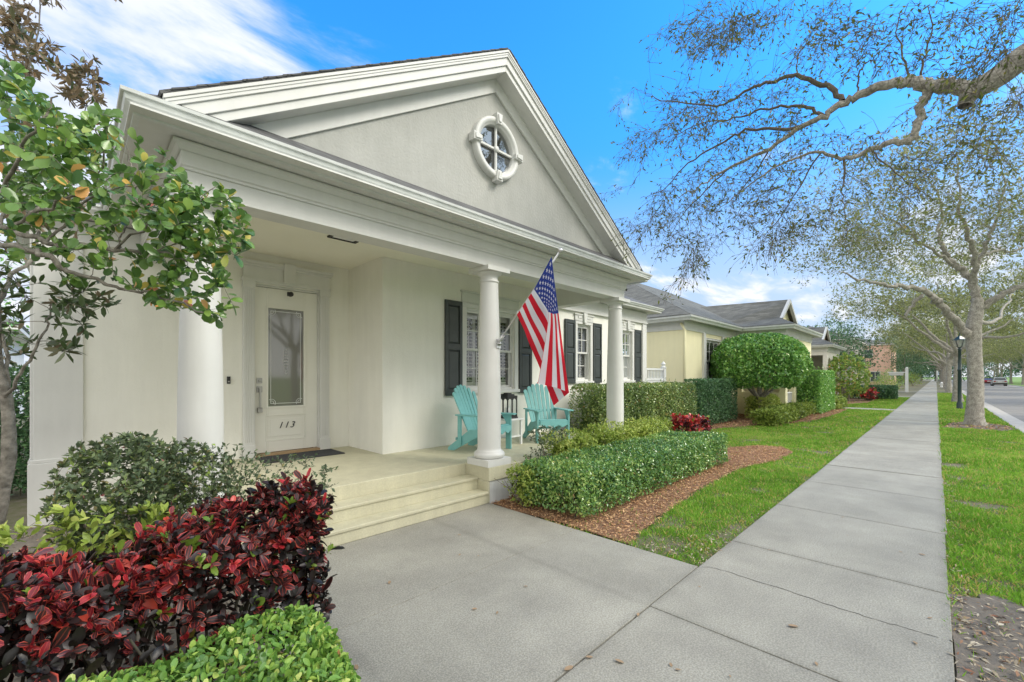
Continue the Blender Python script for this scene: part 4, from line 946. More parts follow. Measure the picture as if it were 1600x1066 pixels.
# control net read off the photograph: rows s (0 top edge .. 1 lower edge), columns f (0 hoist .. 1 fly)
def zz(x, y): return (660+x*.3378, 380+y*.3378)
tp = lambda s: 4.93+(5.22-4.93)*s
fcol = [0, .2, .4, .7, 1.0]
net = {0.0: ([zz(598,62), zz(612,185), zz(630,325), zz(652,500), zz(678,690)], [0,-.02,-.05,-.03,-.02]),
       .27: ([zz(556,140), zz(583,235), zz(606,328), zz(612,505), zz(615,668)], [.0,.01,-.06,-.09,-.10]),
       .48: ([zz(524,200), zz(560,262), zz(583,318), zz(558,490), zz(527,648)], [.0,.03,-.02,-.07,-.09]),
       .56: ([zz(513,218), zz(548,270), zz(590,345), zz(612,520), zz(665,650)], [.0,.04,.07,.06,.05]),
       .77: ([zz(475,273), zz(508,350), zz(556,440), zz(606,560), zz(680,690)], [.0,.03,.07,.08,.06]),
       1.0: ([zz(437,332), zz(470,400), zz(493,462), zz(548,590), zz(607,752)], [.0,.0,.02,.05,.0])}
skeys = sorted(net)
def lerp1(xs, ys, x):
    for i in range(len(xs)-1):
        if x <= xs[i+1] or i == len(xs)-2:
            t = (x-xs[i])/(xs[i+1]-xs[i]); return ys[i], ys[i+1], min(1, max(0, t)), i
def catm(xs, Y, x):
    a, b, t, i = lerp1(xs, list(range(len(xs))), x)
    y0 = Y[i-1] if i > 0 else Y[i]; y1 = Y[i]; y2 = Y[i+1]; y3 = Y[i+2] if i+2 < len(xs) else Y[i+1]
    h = xs[i+1]-xs[i]
    m1 = (y2-y0)/((xs[i+1]-xs[i-1]) if i > 0 else h)*h; m2 = (y3-y1)/((xs[i+2]-xs[i]) if i+2 < len(xs) else h)*h
    t2, t3 = t*t, t*t*t
    return (2*t3-3*t2+1)*y1+(t3-2*t2+t)*m1+(-2*t3+3*t2)*y2+(t3-t2)*m2
def flagpt(s, f):
    rows = [np.array([*catm(fcol, np.array(net[k][0]), f), catm(fcol, np.array(net[k][1]), f)]) for k in skeys]
    a, b, t, i = lerp1(skeys, list(range(len(skeys))), s)
    r = rows[i]*(1-t)+rows[i+1]*t                    # piecewise linear across: crisp folds
    dep = tp(s)+r[2]+.016*math.sin(9*s+5*f)*min(1, f*4)+.020*math.sin(14*f+6*s)*min(1, f*3)*(1-.3*s)
    return at(r[0], r[1], dep)
NS, NF = 78, 70
gv = np.array([[flagpt(i/NS, j/NF) for j in range(NF+1)] for i in range(NS+1)])
gf = gv.copy()
for _ in range(2):
    gf[1:-1, 1:-1] = (gf[1:-1,1:-1]*2+gf[:-2,1:-1]+gf[2:,1:-1]+gf[1:-1,:-2]+gf[1:-1,2:])/6
mb = MB(); fs = []
mb.v = [tuple(p) for p in gf.reshape(-1, 3)]
for i in range(NS):
    for j in range(NF):
        s, f = (i+.5)/NS, (j+.5)/NF
        mi = 2 if (s < 7/13 and f < .4) else (0 if int(s*13) % 2 == 0 else 1)
        mb.f.append([i*(NF+1)+j, i*(NF+1)+j+1, (i+1)*(NF+1)+j+1, (i+1)*(NF+1)+j]); mb.m.append(mi); mb.sm.append(True)
def gp(s, f):
    x, y = min(NS-1e-6, max(0, s*NS)), min(NF-1e-6, max(0, f*NF)); i, j = int(x), int(y); a, b = x-i, y-j
    return gf[i,j]*(1-a)*(1-b)+gf[i+1,j]*a*(1-b)+gf[i,j+1]*(1-a)*b+gf[i+1,j+1]*a*b
def star(s0, f0, side):
    R = .030; vs = []
    c = gp(s0, f0); ds = gp(s0+.01, f0)-gp(s0-.01, f0); df = gp(s0, f0+.01)-gp(s0, f0-.01); nn = np.cross(ds, df); nn /= max(1e-9, np.linalg.norm(nn)); off = nn*.0016*side
    for k in range(10):
        r = R if k % 2 == 0 else R*.4; a = math.pi*2*k/10; ss, ff = r*math.cos(a)/.914, r*math.sin(a)/1.5
        vs.append(gp(s0+ss, f0+ff)+off)
    vs.append(c+off); mb.add(vs, [(k, (k+1) % 10, 10) for k in range(10)], 1)
for row in range(9):
    for c in range(6 if row % 2 == 0 else 5):
        s0 = (row+1)*(7/13)/10; f0 = ((c*2+1) if row % 2 == 0 else (c*2+2))*.4/12
        for side in (1, -1): star(s0, f0, side)
def cloth(name, col):
    m = material(name, col, .75, spec=.3); t = m.node_tree; b = t.nodes['Principled BSDF']; tr = N('ShaderNodeBsdfTranslucent', t); tr.inputs[0].default_value = (*col, 1)
    ms = N('ShaderNodeMixShader', t); ms.inputs[0].default_value = .3; t.links.new(b.outputs[0], ms.inputs[1]); t.links.new(tr.outputs[0], ms.inputs[2]); t.links.new(ms.outputs[0], t.nodes['Material Output'].inputs[0]); return m
mb.build('cloth', [cloth('flag_red', (.62,.016,.035)), cloth('flag_white', (.74,.74,.78)), cloth('flag_blue', (.022,.045,.25))], flag, recalc=False)
# ================================================================== PLANTS
def nodes_of(lines, step=.12):
    """dense sample of limb polylines -> (points, radii, directions)"""
    P, R, D = [], [], []
    for pts, rad in lines:
        pts = np.array(pts, float)
        if not hasattr(rad, '__len__'): rad = [rad]*len(pts)
        for i in range(len(pts)-1):
            L = np.linalg.norm(pts[i+1]-pts[i]); n = max(1, int(L/step)); d = (pts[i+1]-pts[i])/max(L, 1e-9)
            for k in range(n):
                t = k/n; P.append(pts[i]*(1-t)+pts[i+1]*t); R.append(rad[i]*(1-t)+rad[i+1]*t); D.append(d)
        P.append(pts[-1]); R.append(rad[-1]); D.append(d)
    return np.array(P), np.array(R), np.array(D)
def smooth_line(pts, rad, n=5, wob=0, rng=None):
    pts = np.array(pts, float); out = []; rr = []
    m = len(pts)
    if not hasattr(rad, '__len__'): rad = list(np.linspace(rad, rad*.5, m))
    for i in range(m-1):
        p0 = pts[max(0, i-1)]; p1 = pts[i]; p2 = pts[i+1]; p3 = pts[min(m-1, i+2)]
        for k in range(n):
            t = k/n; out.append(.5*((2*p1)+(-p0+p2)*t+(2*p0-5*p1+4*p2-p3)*t*t+(-p0+3*p1-3*p2+p3)*t**3)); rr.append(rad[i]*(1-t)+rad[i+1]*t)
    out.append(pts[-1]); rr.append(rad[-1]); out = np.array(out)
    if wob and rng is not None: out[1:-1] += rng.normal(0, wob, (len(out)-2, 3))
    return out, rr
def grow(lines, tips, rng, droop=.12, rmin=.0018, k_r=.010, wob=.03, seg=4, max_new=None, taper=.62, back=.35):
    """connect every tip to the nearest point of what has grown so far; returns list of (polyline, radii)"""
    P, R, D = nodes_of(lines)
    tips = np.array(tips); d0 = np.min(np.linalg.norm(tips[:, None, :]-P[None, ::3, :], axis=2), axis=1); order = np.argsort(d0)
    cap = len(P)+len(tips)*(seg+1); PP = np.zeros((cap, 3)); RR = np.zeros(cap); DD = np.zeros((cap, 3)); n = len(P); PP[:n] = P; RR[:n] = R; DD[:n] = D
    out = []
    for i in order:
        q = tips[i]; v = q-PP[:n]; dist = np.linalg.norm(v, axis=1); al = (v*DD[:n]).sum(1)/np.maximum(dist, 1e-6)
        k = int(np.argmin(dist*(1.35-back*al)))
        p = PP[k]; L = dist[k]
        if L < .02: continue
        r0 = min(RR[k]*taper, rmin+k_r*L); dp = DD[k]; dv = (q-p)/L
        c1 = p+(dp*.55+dv*.45)*L*.38; c2 = q-(dv+np.array((0,0,-droop*2)))*L*.3
        m = seg if L > .25 else max(2, seg-1); ln = [p]; rr = [r0]
        for j in range(1, m+1):
            t = j/m; b = (1-t)**3*p+3*(1-t)**2*t*c1+3*(1-t)*t*t*c2+t**3*q
            if j < m: b = b+rng.normal(0, wob*min(1, L), 3)
            ln.append(b); rr.append(r0*(1-t)+rmin*t)
        out.append((np.array(ln), rr))
        for j in range(1, m+1):
            d = ln[j]-ln[j-1]; PP[n] = ln[j]; RR[n] = rr[j]; DD[n] = d/max(1e-9, np.linalg.norm(d)); n += 1
    return out
def tubes(name, lines, mat, parent, sides=None, loc=None):
    V = []; Lp = []; T = []; base = 0
    for pts, rad in lines:
        pts = np.asarray(pts, float); m = len(pts); r = np.asarray(rad, float); k = sides or (9 if r[0] > .03 else 5 if r[0] > .008 else 3)
        d = np.gradient(pts, axis=0); d = nrm(d); ref = np.array((0.31,.17,.93)); a = nrm(np.cross(d, ref)); b = np.cross(d, a)
        th = np.arange(k)*2*math.pi/k
        ring_ = pts[:, None, :]+(a[:, None, :]*np.cos(th)[None, :, None]+b[:, None, :]*np.sin(th)[None, :, None])*r[:, None, None]
        V.append(ring_.reshape(-1, 3)); ii = np.arange(m-1)[:, None]*k; jj = np.arange(k)[None, :]; j2 = (jj+1) % k
        q = np.stack([ii+jj, ii+j2, ii+k+j2, ii+k+jj], -1).reshape(-1, 4)+base; Lp.append(q.ravel()); T.append(np.full(len(q), 4)); base += m*k
    return np_mesh(name, np.concatenate(V), np.concatenate(Lp), np.concatenate(T), mat, parent, loc=loc, smooth=True)
def leaf_on(lines, rng, per_m, frac=.5, spread=.6, minper=2):
    """leaf bases + directions along the outer part of twigs"""
    C, D = [], []
    for pts, rad in lines:
        L = np.linalg.norm(np.diff(pts, axis=0), axis=1); cum = np.concatenate(([0], np.cumsum(L))); tot = cum[-1]
        n = max(minper, int(round(tot*frac*per_m+rng.uniform(-.5, .5)))); s = tot*(1-frac)+tot*frac*np.sort(rng.random(n)**.8); s[-1] = tot
        idx = np.clip(np.searchsorted(cum, s)-1, 0, len(L)-1); t = (s-cum[idx])/np.maximum(L[idx], 1e-9)
        p = pts[idx]*(1-t[:, None])+pts[idx+1]*t[:, None]; d = nrm(pts[idx+1]-pts[idx])
        C.append(p); D.append(d+rng.normal(0, spread, (n, 3)))
    return np.concatenate(C), nrm(np.concatenate(D))
def trunk_mesh(name, pts, rad, mat, parent, seed=0, sides=20, flare=0, rough=.05):
    """one bark-covered tube with lumps"""
    r = np.random.default_rng(seed); P, R = smooth_line(pts, rad, 8); m = len(P); V = np.zeros((m, sides, 3)); d = nrm(np.gradient(P, axis=0)); a = nrm(np.cross(d, np.array((.2,.95,.1)))); b = np.cross(d, a)
    th = np.arange(sides)*2*math.pi/sides; ph = r.uniform(0, 6.28, 4)
    for i in range(m):
        s = i/m*len(pts)
        rr = R[i]*(1+rough*np.sin(3*th+ph[0]+s*.9)+rough*.8*np.sin(5*th+ph[1]-s*1.7)+rough*.5*r.normal(0, 1, sides))
        if flare: h = max(0, P[i][2]-P[0][2]); rr = rr*(1+flare*math.exp(-h/.22)*(1+.5*np.sin(4*th+ph[2])))
        V[i] = P[i]+(a[i][None]*np.cos(th)[:, None]+b[i][None]*np.sin(th)[:, None])*rr[:, None]
    k = sides; ii = np.arange(m-1)[:, None]*k; jj = np.arange(k)[None, :]; j2 = (jj+1) % k
    q = np.stack([ii+jj, ii+j2, ii+k+j2, ii+k+jj], -1).reshape(-1, 4); top = (m-1)*k+np.arange(k)
    return np_mesh(name, V.reshape(-1, 3), np.concatenate([q.ravel(), top]), np.concatenate([np.full(len(q), 4), [k]]), mat, parent, smooth=True)
# ---- clipped hedges -----------------------------------------------------------
def box_samples(r, x0, x1, y0, y1, z0, z1, n, rnd=.1, bump=.03, inward=.07, faces='TLRFB', bs=5.0):
    A = {'T':(x1-x0)*(y1-y0), 'F':(x1-x0)*(z1-z0), 'B':(x1-x0)*(z1-z0)*.5, 'L':(y1-y0)*(z1-z0), 'R':(y1-y0)*(z1-z0)}
    tot = sum(A[f] for f in faces); P, Nn = [], []
    for f in faces:
        k = int(n*A[f]/tot); u, v = r.random(k), r.random(k)
        if f == 'T': p = np.stack([x0+u*(x1-x0), y0+v*(y1-y0), np.full(k, z1)], 1); nn = (0,0,1)
        if f == 'F': p = np.stack([x0+u*(x1-x0), np.full(k, y0), z0+v*(z1-z0)], 1); nn = (0,-1,0)
        if f == 'B': p = np.stack([x0+u*(x1-x0), np.full(k, y1), z0+v*(z1-z0)], 1); nn = (0,1,0)
        if f == 'L': p = np.stack([np.full(k, x0), y0+u*(y1-y0), z0+v*(z1-z0)], 1); nn = (-1,0,0)
        if f == 'R': p = np.stack([np.full(k, x1), y0+u*(y1-y0), z0+v*(z1-z0)], 1); nn = (1,0,0)
        P.append(p); Nn.append(np.tile(nn, (k, 1)).astype(float))
    P = np.concatenate(P); Nn = np.concatenate(Nn)
    # rounded edges
    lo = np.array((x0+rnd, y0+rnd, z0-9)); hi = np.array((x1-rnd, y1-rnd, z1-rnd)); c = np.clip(P, lo, hi); dv = P-c; dl = np.linalg.norm(dv, axis=1, keepdims=True)
    out = dl[:, 0] > rnd; P[out] = c[out]+dv[out]/dl[out]*rnd; Nn = nrm(Nn*.3+np.where(dl > 1e-6, dv/np.maximum(dl, 1e-6), 0)*.7)
    b = (np.sin(P[:,0]*bs+P[:,1]*bs*.7+1)+np.sin(P[:,1]*bs*1.6-P[:,2]*bs*1.3)+np.sin(P[:,0]*bs*2.1+P[:,2]*bs*1.8+2))/3
    P = P+Nn*(b[:, None]*bump)-Nn*(np.abs(r.normal(0, 1, (len(P), 1)))*inward*.5)
    return P, Nn
def leafcloud(name, r, P, Nn, Lf, mat, parent, wr=.5, up=.35, spread=.75, tint_s=.2, tint_m=.5, full=False, special=.02, curl=.15, patch=1.5, nj=.7, extra=None):
    n = len(P); D = nrm(Nn*.55+r.normal(0, spread, (n,3))*.75+np.array((0,0,up))); NN = nrm(Nn*.9+np.array((0,0,.5))+r.normal(0, nj, (n,3)))
    L = Lf*r.uniform(.6, 1.3, n); ti = np.clip(r.normal(tint_m, tint_s, n)+.12*vnoise(P, patch, 3), 0, .95); sp = r.random(n) < special; ti[sp] = r.uniform(.94, 1, sp.sum())
    A = [P-D*L[:, None]*.5, D, NN, L, L*wr*r.uniform(.8, 1.2, n), ti]
    if extra is not None: A = [np.concatenate([a, b]) for a, b in zip(A, extra)]
    return leaves(name, *A, mat, parent, full=full, curl=curl)
def stems(r, x0, x1, y0, y1, z0, z1, n, rad=.008, lean=.12):
    ln = []
    for i in range(n):
        a = np.array((r.uniform(x0, x1), r.uniform(y0, y1), z0-.02)); b = a+np.array((r.normal(0, lean), r.normal(0, lean), (z1-z0)*r.uniform(.7, 1)))
        m1 = a+(b-a)*.35+r.normal(0, lean*.25, 3)*(1,1,.2); m2 = a+(b-a)*.7+r.normal(0, lean*.3, 3)*(1,1,.2); ln.append((np.array([a, m1, m2, b]), [rad, rad*.85, rad*.65, rad*.35]))
    return ln
def hedge(name, label, box, n, Lf, mat, seed, rnd=.1, bump=.03, inward=.07, stem_n=40, rad=.008, group=None, cat='hedge', inner=.35, faces='TLRFB', **kw):
    r = np.random.default_rng(seed); x0, x1, y0, y1, z0, z1 = box
    root = empty(name, ((x0+x1)/2, (y0+y1)/2, 0), label, cat, group)
    P, Nn = box_samples(r, *box, n, rnd, bump, inward, faces)
    m = int(n*inner); i = .14*min(1, (x1-x0)); Pi, Ni = box_samples(r, x0+.1, x1-.1, y0+.1, y1-.1, z0+.03, z1-.09, m, rnd*.8, bump, inward*2, faces)
    # stray shoots since the last trim
    m = max(12, n//260); k = r.choice(len(P), m, replace=False); k = k[Nn[k][:,2] > -.2]; per = 6; idx = np.repeat(k, per); t_ = np.tile(np.arange(per)/per, len(k))
    g_ = nrm(Nn[k]*.6+np.array((0,0,.9))+r.normal(0,.3,(len(k),3))); ext = r.uniform(1.2, 3.0, len(k))*Lf; gi = np.repeat(g_, per, 0)
    sb = P[idx]+gi*(t_*np.repeat(ext, per))[:, None]; dd = nrm(gi*.6+r.normal(0,.6,(len(idx),3)))
    shoots = [sb, dd, r.normal(0,1,(len(idx),3))+np.array((0,0,.6)), Lf*r.uniform(.6,1.1,len(idx)), np.full(len(idx), Lf*.42), np.clip(r.normal(.75,.12,len(idx)),0,.95)]
    leafcloud('foliage', r, np.concatenate([P, Pi]), np.concatenate([Nn, Ni]), Lf, mat, root, extra=shoots, **kw)
    tubes('stem', stems(r, x0+.08, x1-.08, y0+.08, y1-.08, 0, z1-.1, stem_n, rad), M_stem, root)
    # twig mass inside the hedge, so nothing shines straight through
    ii = .16
    if min(x1-x0, y1-y0) > .4:
        bm_ = MB(); nx, ny = max(2, int((x1-x0)/.12)), max(2, int((y1-y0)/.12))
        Pq = r.uniform((x0+ii, y0+ii, z0+.10), (x1-ii, y1-ii, z1-ii), (int(n*.22)+60, 3)); k = len(Pq)
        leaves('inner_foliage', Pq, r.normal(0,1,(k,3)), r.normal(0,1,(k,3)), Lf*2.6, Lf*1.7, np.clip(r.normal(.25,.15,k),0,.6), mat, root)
    return root
hedge('clipped_hedge', 'low box-clipped green hedge in mulch between the porch and the lawn', (3.90, 8.45, 2.72, 3.72, .05, .56), 30000, .042, L_box, 31, rnd=.09, bump=.035, inward=.10, stem_n=60, special=.02, tint_s=.28, spread=1.0, wr=.46)
hedge('window_hedge', 'chest-high mixed green hedge under the white house side windows, behind the right column', (7.42, 12.25, 4.75, 5.62, .05, 1.42), 22000, .050, L_olive, 32, rnd=.10, bump=.05, inward=.09, stem_n=70, rad=.012, special=.03)
hedge('dark_clipped_hedge', 'dark green square-cut hedge at the corner of the yellow house', (13.6, 17.0, 5.15, 5.75, .05, 1.52), 11000, .055, L_dark, 33, rnd=.06, bump=.02, inward=.08, stem_n=30, rad=.012)
hedge('square_hedge', 'tall light green block-shaped hedge beside the yellow house arches', (22.0, 25.6, 3.45, 4.4, .05, 1.88), 15000, .075, L_top, 34, rnd=.12, bump=.03, inward=.08, stem_n=20, rad=.015, tint_m=.66)
hedge('far_clipped_hedge', 'long dark clipped hedge running back from the pavement beyond the side path', (39.6, 41.4, 1.95, 6.2, .05, .98), 5000, .10, L_dark, 35, rnd=.1, bump=.03, inward=.08, stem_n=14, rad=.015)
hedge('lime_shrub', 'yellow-green shrub row between the low clipped hedge and the right column', (4.7, 8.35, 3.66, 4.10, .05, .76), 6500, .060, L_lime, 36, rnd=.15, bump=.12, inward=.12, stem_n=36, spread=1.1, tint_m=.55, wr=.42, inner=.6, cat='shrub')
hedge('lime_shrub', 'small yellowish shrub at the near left end of the low clipped hedge', (3.80, 4.25, 3.45, 3.90, .03, .50), 900, .050, L_lime, 37, rnd=.15, bump=.05, inward=.1, stem_n=12, spread=1.0, wr=.42, cat='shrub')
hedge('olive_shrub', 'low spreading olive-green shrubs in front of the ball-shaped tree', (15.6, 19.9, 3.55, 4.35, .05, .55), 6500, .075, L_lime, 38, rnd=.22, bump=.12, inward=.12, stem_n=40, tint_m=.25, cat='shrub')
hedge('golden_shrub', 'bright yellow-green shrub behind the trunk of the ball-shaped tree', (17.8, 20.3, 4.5, 5.2, .05, .85), 3500, .08, L_lime, 39, rnd=.2, bump=.1, inward=.1, stem_n=20, tint_m=.75, cat='shrub')
hedge('olive_shrub', 'small olive shrub at the far foot of the tall block hedge', (25.8, 28.6, 3.3, 4.2, .05, .60), 2500, .09, L_lime, 40, rnd=.25, bump=.1, inward=.1, stem_n=16, tint_m=.3, cat='shrub')
hedge('olive_shrub', 'low olive shrub between the ball-shaped tree and the tall block hedge', (20.3, 21.9, 3.6, 4.4, .05, .5), 1600, .08, L_lime, 41, rnd=.22, bump=.1, inward=.1, stem_n=12, tint_m=.25, cat='shrub')
hedge('bright_shrub', 'soft bright green shrub behind the tall block hedge', (27.5, 30.5, 5.0, 6.6, .05, 1.9), 3500, .10, L_bright, 42, rnd=.4, bump=.15, inward=.12, stem_n=10, cat='shrub')
hedge('boundary_hedge', 'dark hedge at the far left behind the slender tree trunk', (-2.6, -.40, 8.6, 9.4, .05, 1.75), 7000, .06, L_dark, 43, rnd=.1, bump=.05, inward=.1, stem_n=30)
hedge('front_hedge', 'low bright green hedge at the bottom left corner, in front of the red croton', (-1.6, .80, 1.42, 2.02, .04, .50), 15500, .033, L_bright, 44, rnd=.10, bump=.045, inward=.06, stem_n=60, rad=.005, full=True, wr=.52, special=.025, bs=6) if False else None
def fronthedge():
    r = np.random.default_rng(44); root = empty('front_hedge', (.2, 1.75, 0), 'low bright green small-leaved hedge at the bottom left, in front of the red croton', 'hedge')
    P, Nn = box_samples(r, -1.2, .78, 1.46, 2.14, .04, .57, 15500, .10, .045, .07, 'TRFB', 6.0)
    Pi, Ni = box_samples(r, -1.1, .75, 1.54, 2.02, .06, .45, 5000, .08, .04, .12, 'TRFB')
    P = np.concatenate([P, Pi]); Nn = np.concatenate([Nn, Ni])
    leafcloud('foliage', r, P, Nn, .036, L_bright, root, full=2, wr=.50, special=.02, patch=5, tint_s=.27, spread=.95)
    tubes('stem', stems(r, -1.0, .60, 1.62, 1.95, 0, .40, 110, .005, .05), M_stem, root)
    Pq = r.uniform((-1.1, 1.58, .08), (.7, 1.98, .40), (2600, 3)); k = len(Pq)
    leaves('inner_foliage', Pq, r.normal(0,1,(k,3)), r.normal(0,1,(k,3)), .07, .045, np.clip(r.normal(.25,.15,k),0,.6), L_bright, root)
fronthedge()
# ---- croton hedges: rosettes of stiff leaves on woody stems --------------------
def croton(name, label, box, nros, Lf, seed, mound=.085, tall=None, front_open=True, tm=.42, cat='croton'):
    r = np.random.default_rng(seed); x0, x1, y0, y1, z0, z1 = box; root = empty(name, ((x0+x1)/2, (y0+y1)/2, 0), label, cat)
    P, Nn = box_samples(r, x0, x1, y0, y1, z0, z1, nros, .16, mound, .20, 'TRFBL', 5.2)
    if tall is not None: P[:, 2] += tall(P)*np.clip((P[:, 2]-z0)/(z1-z0), 0, 1)
    k = len(P); per = r.integers(8, 15, k); idx = np.repeat(np.arange(k), per); n = len(idx)
    ax = nrm(Nn+np.array((0,0,.75))+r.normal(0,.35,(k,3)))[idx]; a = r.uniform(0, 6.28, n)
    ref = nrm(np.cross(ax, np.array((.3,.2,.9)))); bt = np.cross(ax, ref); el = r.uniform(.15, 1.25, n)
    D = nrm(ax*np.sin(el)[:, None]+(ref*np.cos(a)[:, None]+bt*np.sin(a)[:, None])*np.cos(el)[:, None])
    L = Lf*np.clip(r.lognormal(-.12, .32, n), .4, 1.9)*(1-.25*(el > .95)); base = P[idx]-ax*(.02+.05*r.random(n))[:, None]
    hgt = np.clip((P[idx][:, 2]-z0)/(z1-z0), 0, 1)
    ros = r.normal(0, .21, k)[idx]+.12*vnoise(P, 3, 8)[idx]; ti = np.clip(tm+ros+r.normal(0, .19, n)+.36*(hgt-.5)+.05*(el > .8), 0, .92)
    gr = (r.random(k) < .11)[idx] & (el > .7); ti[gr] = r.uniform(.93, 1, gr.sum())
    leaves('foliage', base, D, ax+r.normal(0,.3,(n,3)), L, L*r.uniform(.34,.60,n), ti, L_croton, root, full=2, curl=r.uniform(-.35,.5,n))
    ln = stems(r, x0+.15, x1-.3, y0+.15, y1-.2, 0, z1-.12, int((x1-x0)*(y1-y0)*75), .010, .13); tubes('stem', ln, M_stem, root, 6)
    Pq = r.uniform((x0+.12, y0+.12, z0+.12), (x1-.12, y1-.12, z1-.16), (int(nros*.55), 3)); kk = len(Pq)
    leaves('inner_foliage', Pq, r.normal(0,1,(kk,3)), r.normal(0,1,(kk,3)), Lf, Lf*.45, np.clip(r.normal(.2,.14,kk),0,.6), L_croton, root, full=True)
    return root
croton('croton_hedge', 'big red and maroon croton hedge at the left, in front of the porch steps', (-1.9, .93, 2.12, 2.86, .40, .86), 3100, .046, 51, tall=lambda P: .15*np.clip((P[:,0]-.1)/.8, 0, 1)+.04, tm=.17)
croton('croton_bush', 'small red croton bush beyond the far end of the low clipped hedge', (8.35, 9.55, 3.35, 3.85, .2, .80), 420, .070, 52, tm=.42)
croton('croton_bush', 'small red croton by the far clipped hedge', (37.0, 38.4, 2.9, 3.6, .15, .8), 90, .14, 53, tm=.68)
# ---- loose grey-green shrub behind the croton ---------------------------------
def twiggy(name, label, centre_tips, bases, r, per_m, Lf, mat, k_r=.012, rbase=.012, wr=.5, cat='shrub', tm=.5, frac=.6, full=False, group=None, spread=.6, special=.03, minper=4, stem_mat=None, ups=.3):
    root = empty(name, tuple(bases[0]), label, cat, group)
    lines = []
    cen = centre_tips.mean(0)
    for b in bases:
        near = centre_tips[np.argsort(np.linalg.norm(centre_tips[:, :2]-np.array(b)[:2], axis=1))[:max(6, len(centre_tips)//len(bases))]].mean(0)
        mid = (np.array(b)+near)/2+r.normal(0, .04, 3); P_, R_ = smooth_line([b, mid, near-np.array((0,0,.05))], [rbase, rbase*.8, rbase*.4], 4); lines.append((P_, R_))
    tw = grow(lines, centre_tips, r, droop=-.05, k_r=k_r, wob=.025, rmin=.0012)
    tubes('branches', lines+tw, stem_mat or M_stem, root)
    C, D = leaf_on(tw, r, per_m, frac, spread, minper); n = len(C); D = nrm(D+np.array((0,0,ups))); L = Lf*r.uniform(.6,1.3,n); ti = np.clip(r.normal(tm,.2,n)+.1*vnoise(C,4,2),0,.97); sp = r.random(n) < special; ti[sp] = r.uniform(.95,1,sp.sum())
    leaves('foliage', C, D, np.array((0,0,1.))+r.normal(0,.6,(n,3)), L, L*wr, ti, mat, root, full=full)
    return root
def ell(r, c, rad, n, lo=.35):
    v = nrm(r.normal(0,1,(n,3))); return np.array(c)+v*np.array(rad)*(r.uniform(lo,1,(n,1))**.5)
r = np.random.default_rng(61)
tp_ = np.concatenate([ell(r, (.20,3.38,.90), (.32,.38,.38), 1150), ell(r, (.50,3.4,.82), (.32,.33,.38), 600)]); tp_ = tp_[tp_[:,2] > .2]
twiggy('loropetalum_shrub', 'loose grey-green shrub with a few pink flowers, behind the left part of the croton', tp_, [(.02,3.4,0),(.12,3.3,0),(.22,3.45,0),(.35,3.35,0),(.45,3.5,0),(.58,3.4,0)], r, 70, .036, L_grey, minper=8, special=.02, spread=.8, tm=.62)
tp_ = np.concatenate([ell(r, (.98,3.15,.86), (.38,.30,.24), 260), ell(r, (.68,3.2,.86), (.28,.30,.32), 280)])
twiggy('loropetalum_shrub', 'sparse see-through grey-green shrub with bare twigs in front of the left column', tp_, [(.62,3.15,0),(.72,3.2,0),(.66,3.3,0)], r, 42, .030, L_grey, minper=4, special=.01, spread=.8, k_r=.010)
tp_ = np.concatenate([ell(r, (4.62,3.86,.78), (.34,.26,.13), 170), ell(r, (4.45,3.88,.45), (.22,.2,.2), 90)])
twiggy('bonsai_shrub', 'small dark twiggy shrub between the middle column and the low hedge', tp_, [(4.5,3.86,0),(4.56,3.84,0)], r, 60, .030, L_grey, minper=5, tm=.3, special=.01, spread=.8, rbase=.018, stem_mat=M_bark2)
tp_ = ell(r, (-.05,2.98,.76), (.50,.14,.20), 150)
twiggy('bright_shrub', 'fresh yellow-green leaves sticking up just behind the left end of the croton', tp_, [(-.35,2.95,0),(-.05,2.97,0),(.2,2.97,0)], r, 40, .055, L_lime, minper=6, tm=.55, spread=.7, wr=.42, full=True)
tp_ = ell(r, (36.0,4.3,1.7), (2.4,1.4,1.55), 620); tp_ = tp_[tp_[:,2] > .3]
twiggy('red_tipped_shrub', 'large airy shrub with pale stems and reddish tips beyond the block hedge', tp_, [(35.6,4.1,0),(36,4.3,0),(36.4,4.4,0),(35.2,4.4,0)], r, 22, .14, L_tip, minper=14, tm=.5, spread=.8, rbase=.06, k_r=.02, stem_mat=M_bark2)
# ---- ball-shaped tree ----------------------------------------------------------
def topiary():
    r = np.random.default_rng(71); c = np.array((18.1, 4.75, 2.12)); root = empty('topiary_tree', (18.1, 4.75, 0), 'small tree clipped to a wide green ball in front of the yellow house', 'tree')
    trunk_mesh('trunk', [(18.05,4.72,-.05),(18.02,4.7,.6),(18.1,4.75,1.1),(18.1,4.75,1.7)], [.085,.07,.08,.04], M_bark2, root, 3, 12)
    ln = [smooth_line([(18.05,4.73,.75),(18.1+dx*.5,4.75+dy*.5,1.15),(18.1+dx,4.75+dy,1.75)], [.06,.045,.02], 5) for dx, dy in ((.9,-.3),(-.9,.2),(.2,.8),(.3,-.9),(-.5,-.7))]; tubes('limbs', ln, M_bark2, root)
    for m, sh, Lf in ((15000, 1.0, .125), (7000, .90, .15)):
        v = nrm(r.normal(0,1,(m,3))); v = v[v[:,2] > -.82]; sup = (np.abs(v[:,0])**2.4+np.abs(v[:,1])**2.4+np.abs(v[:,2])**2.4)**(-1/2.4)
        b = 1+.022*np.sin(v[:,0]*9+v[:,2]*7)+.02*np.sin(v[:,1]*13-v[:,2]*8)
        P = c+v*sup[:,None]*b[:,None]*np.array((1.66,1.55,1.07))*sh*r.uniform(.95,1.02,(len(v),1))
        leafcloud('foliage' if sh == 1 else 'inner_foliage', r, P, v, Lf, L_top, root, wr=.46, patch=1.2, spread=1.1, tint_s=.28, nj=.9)
topiary()
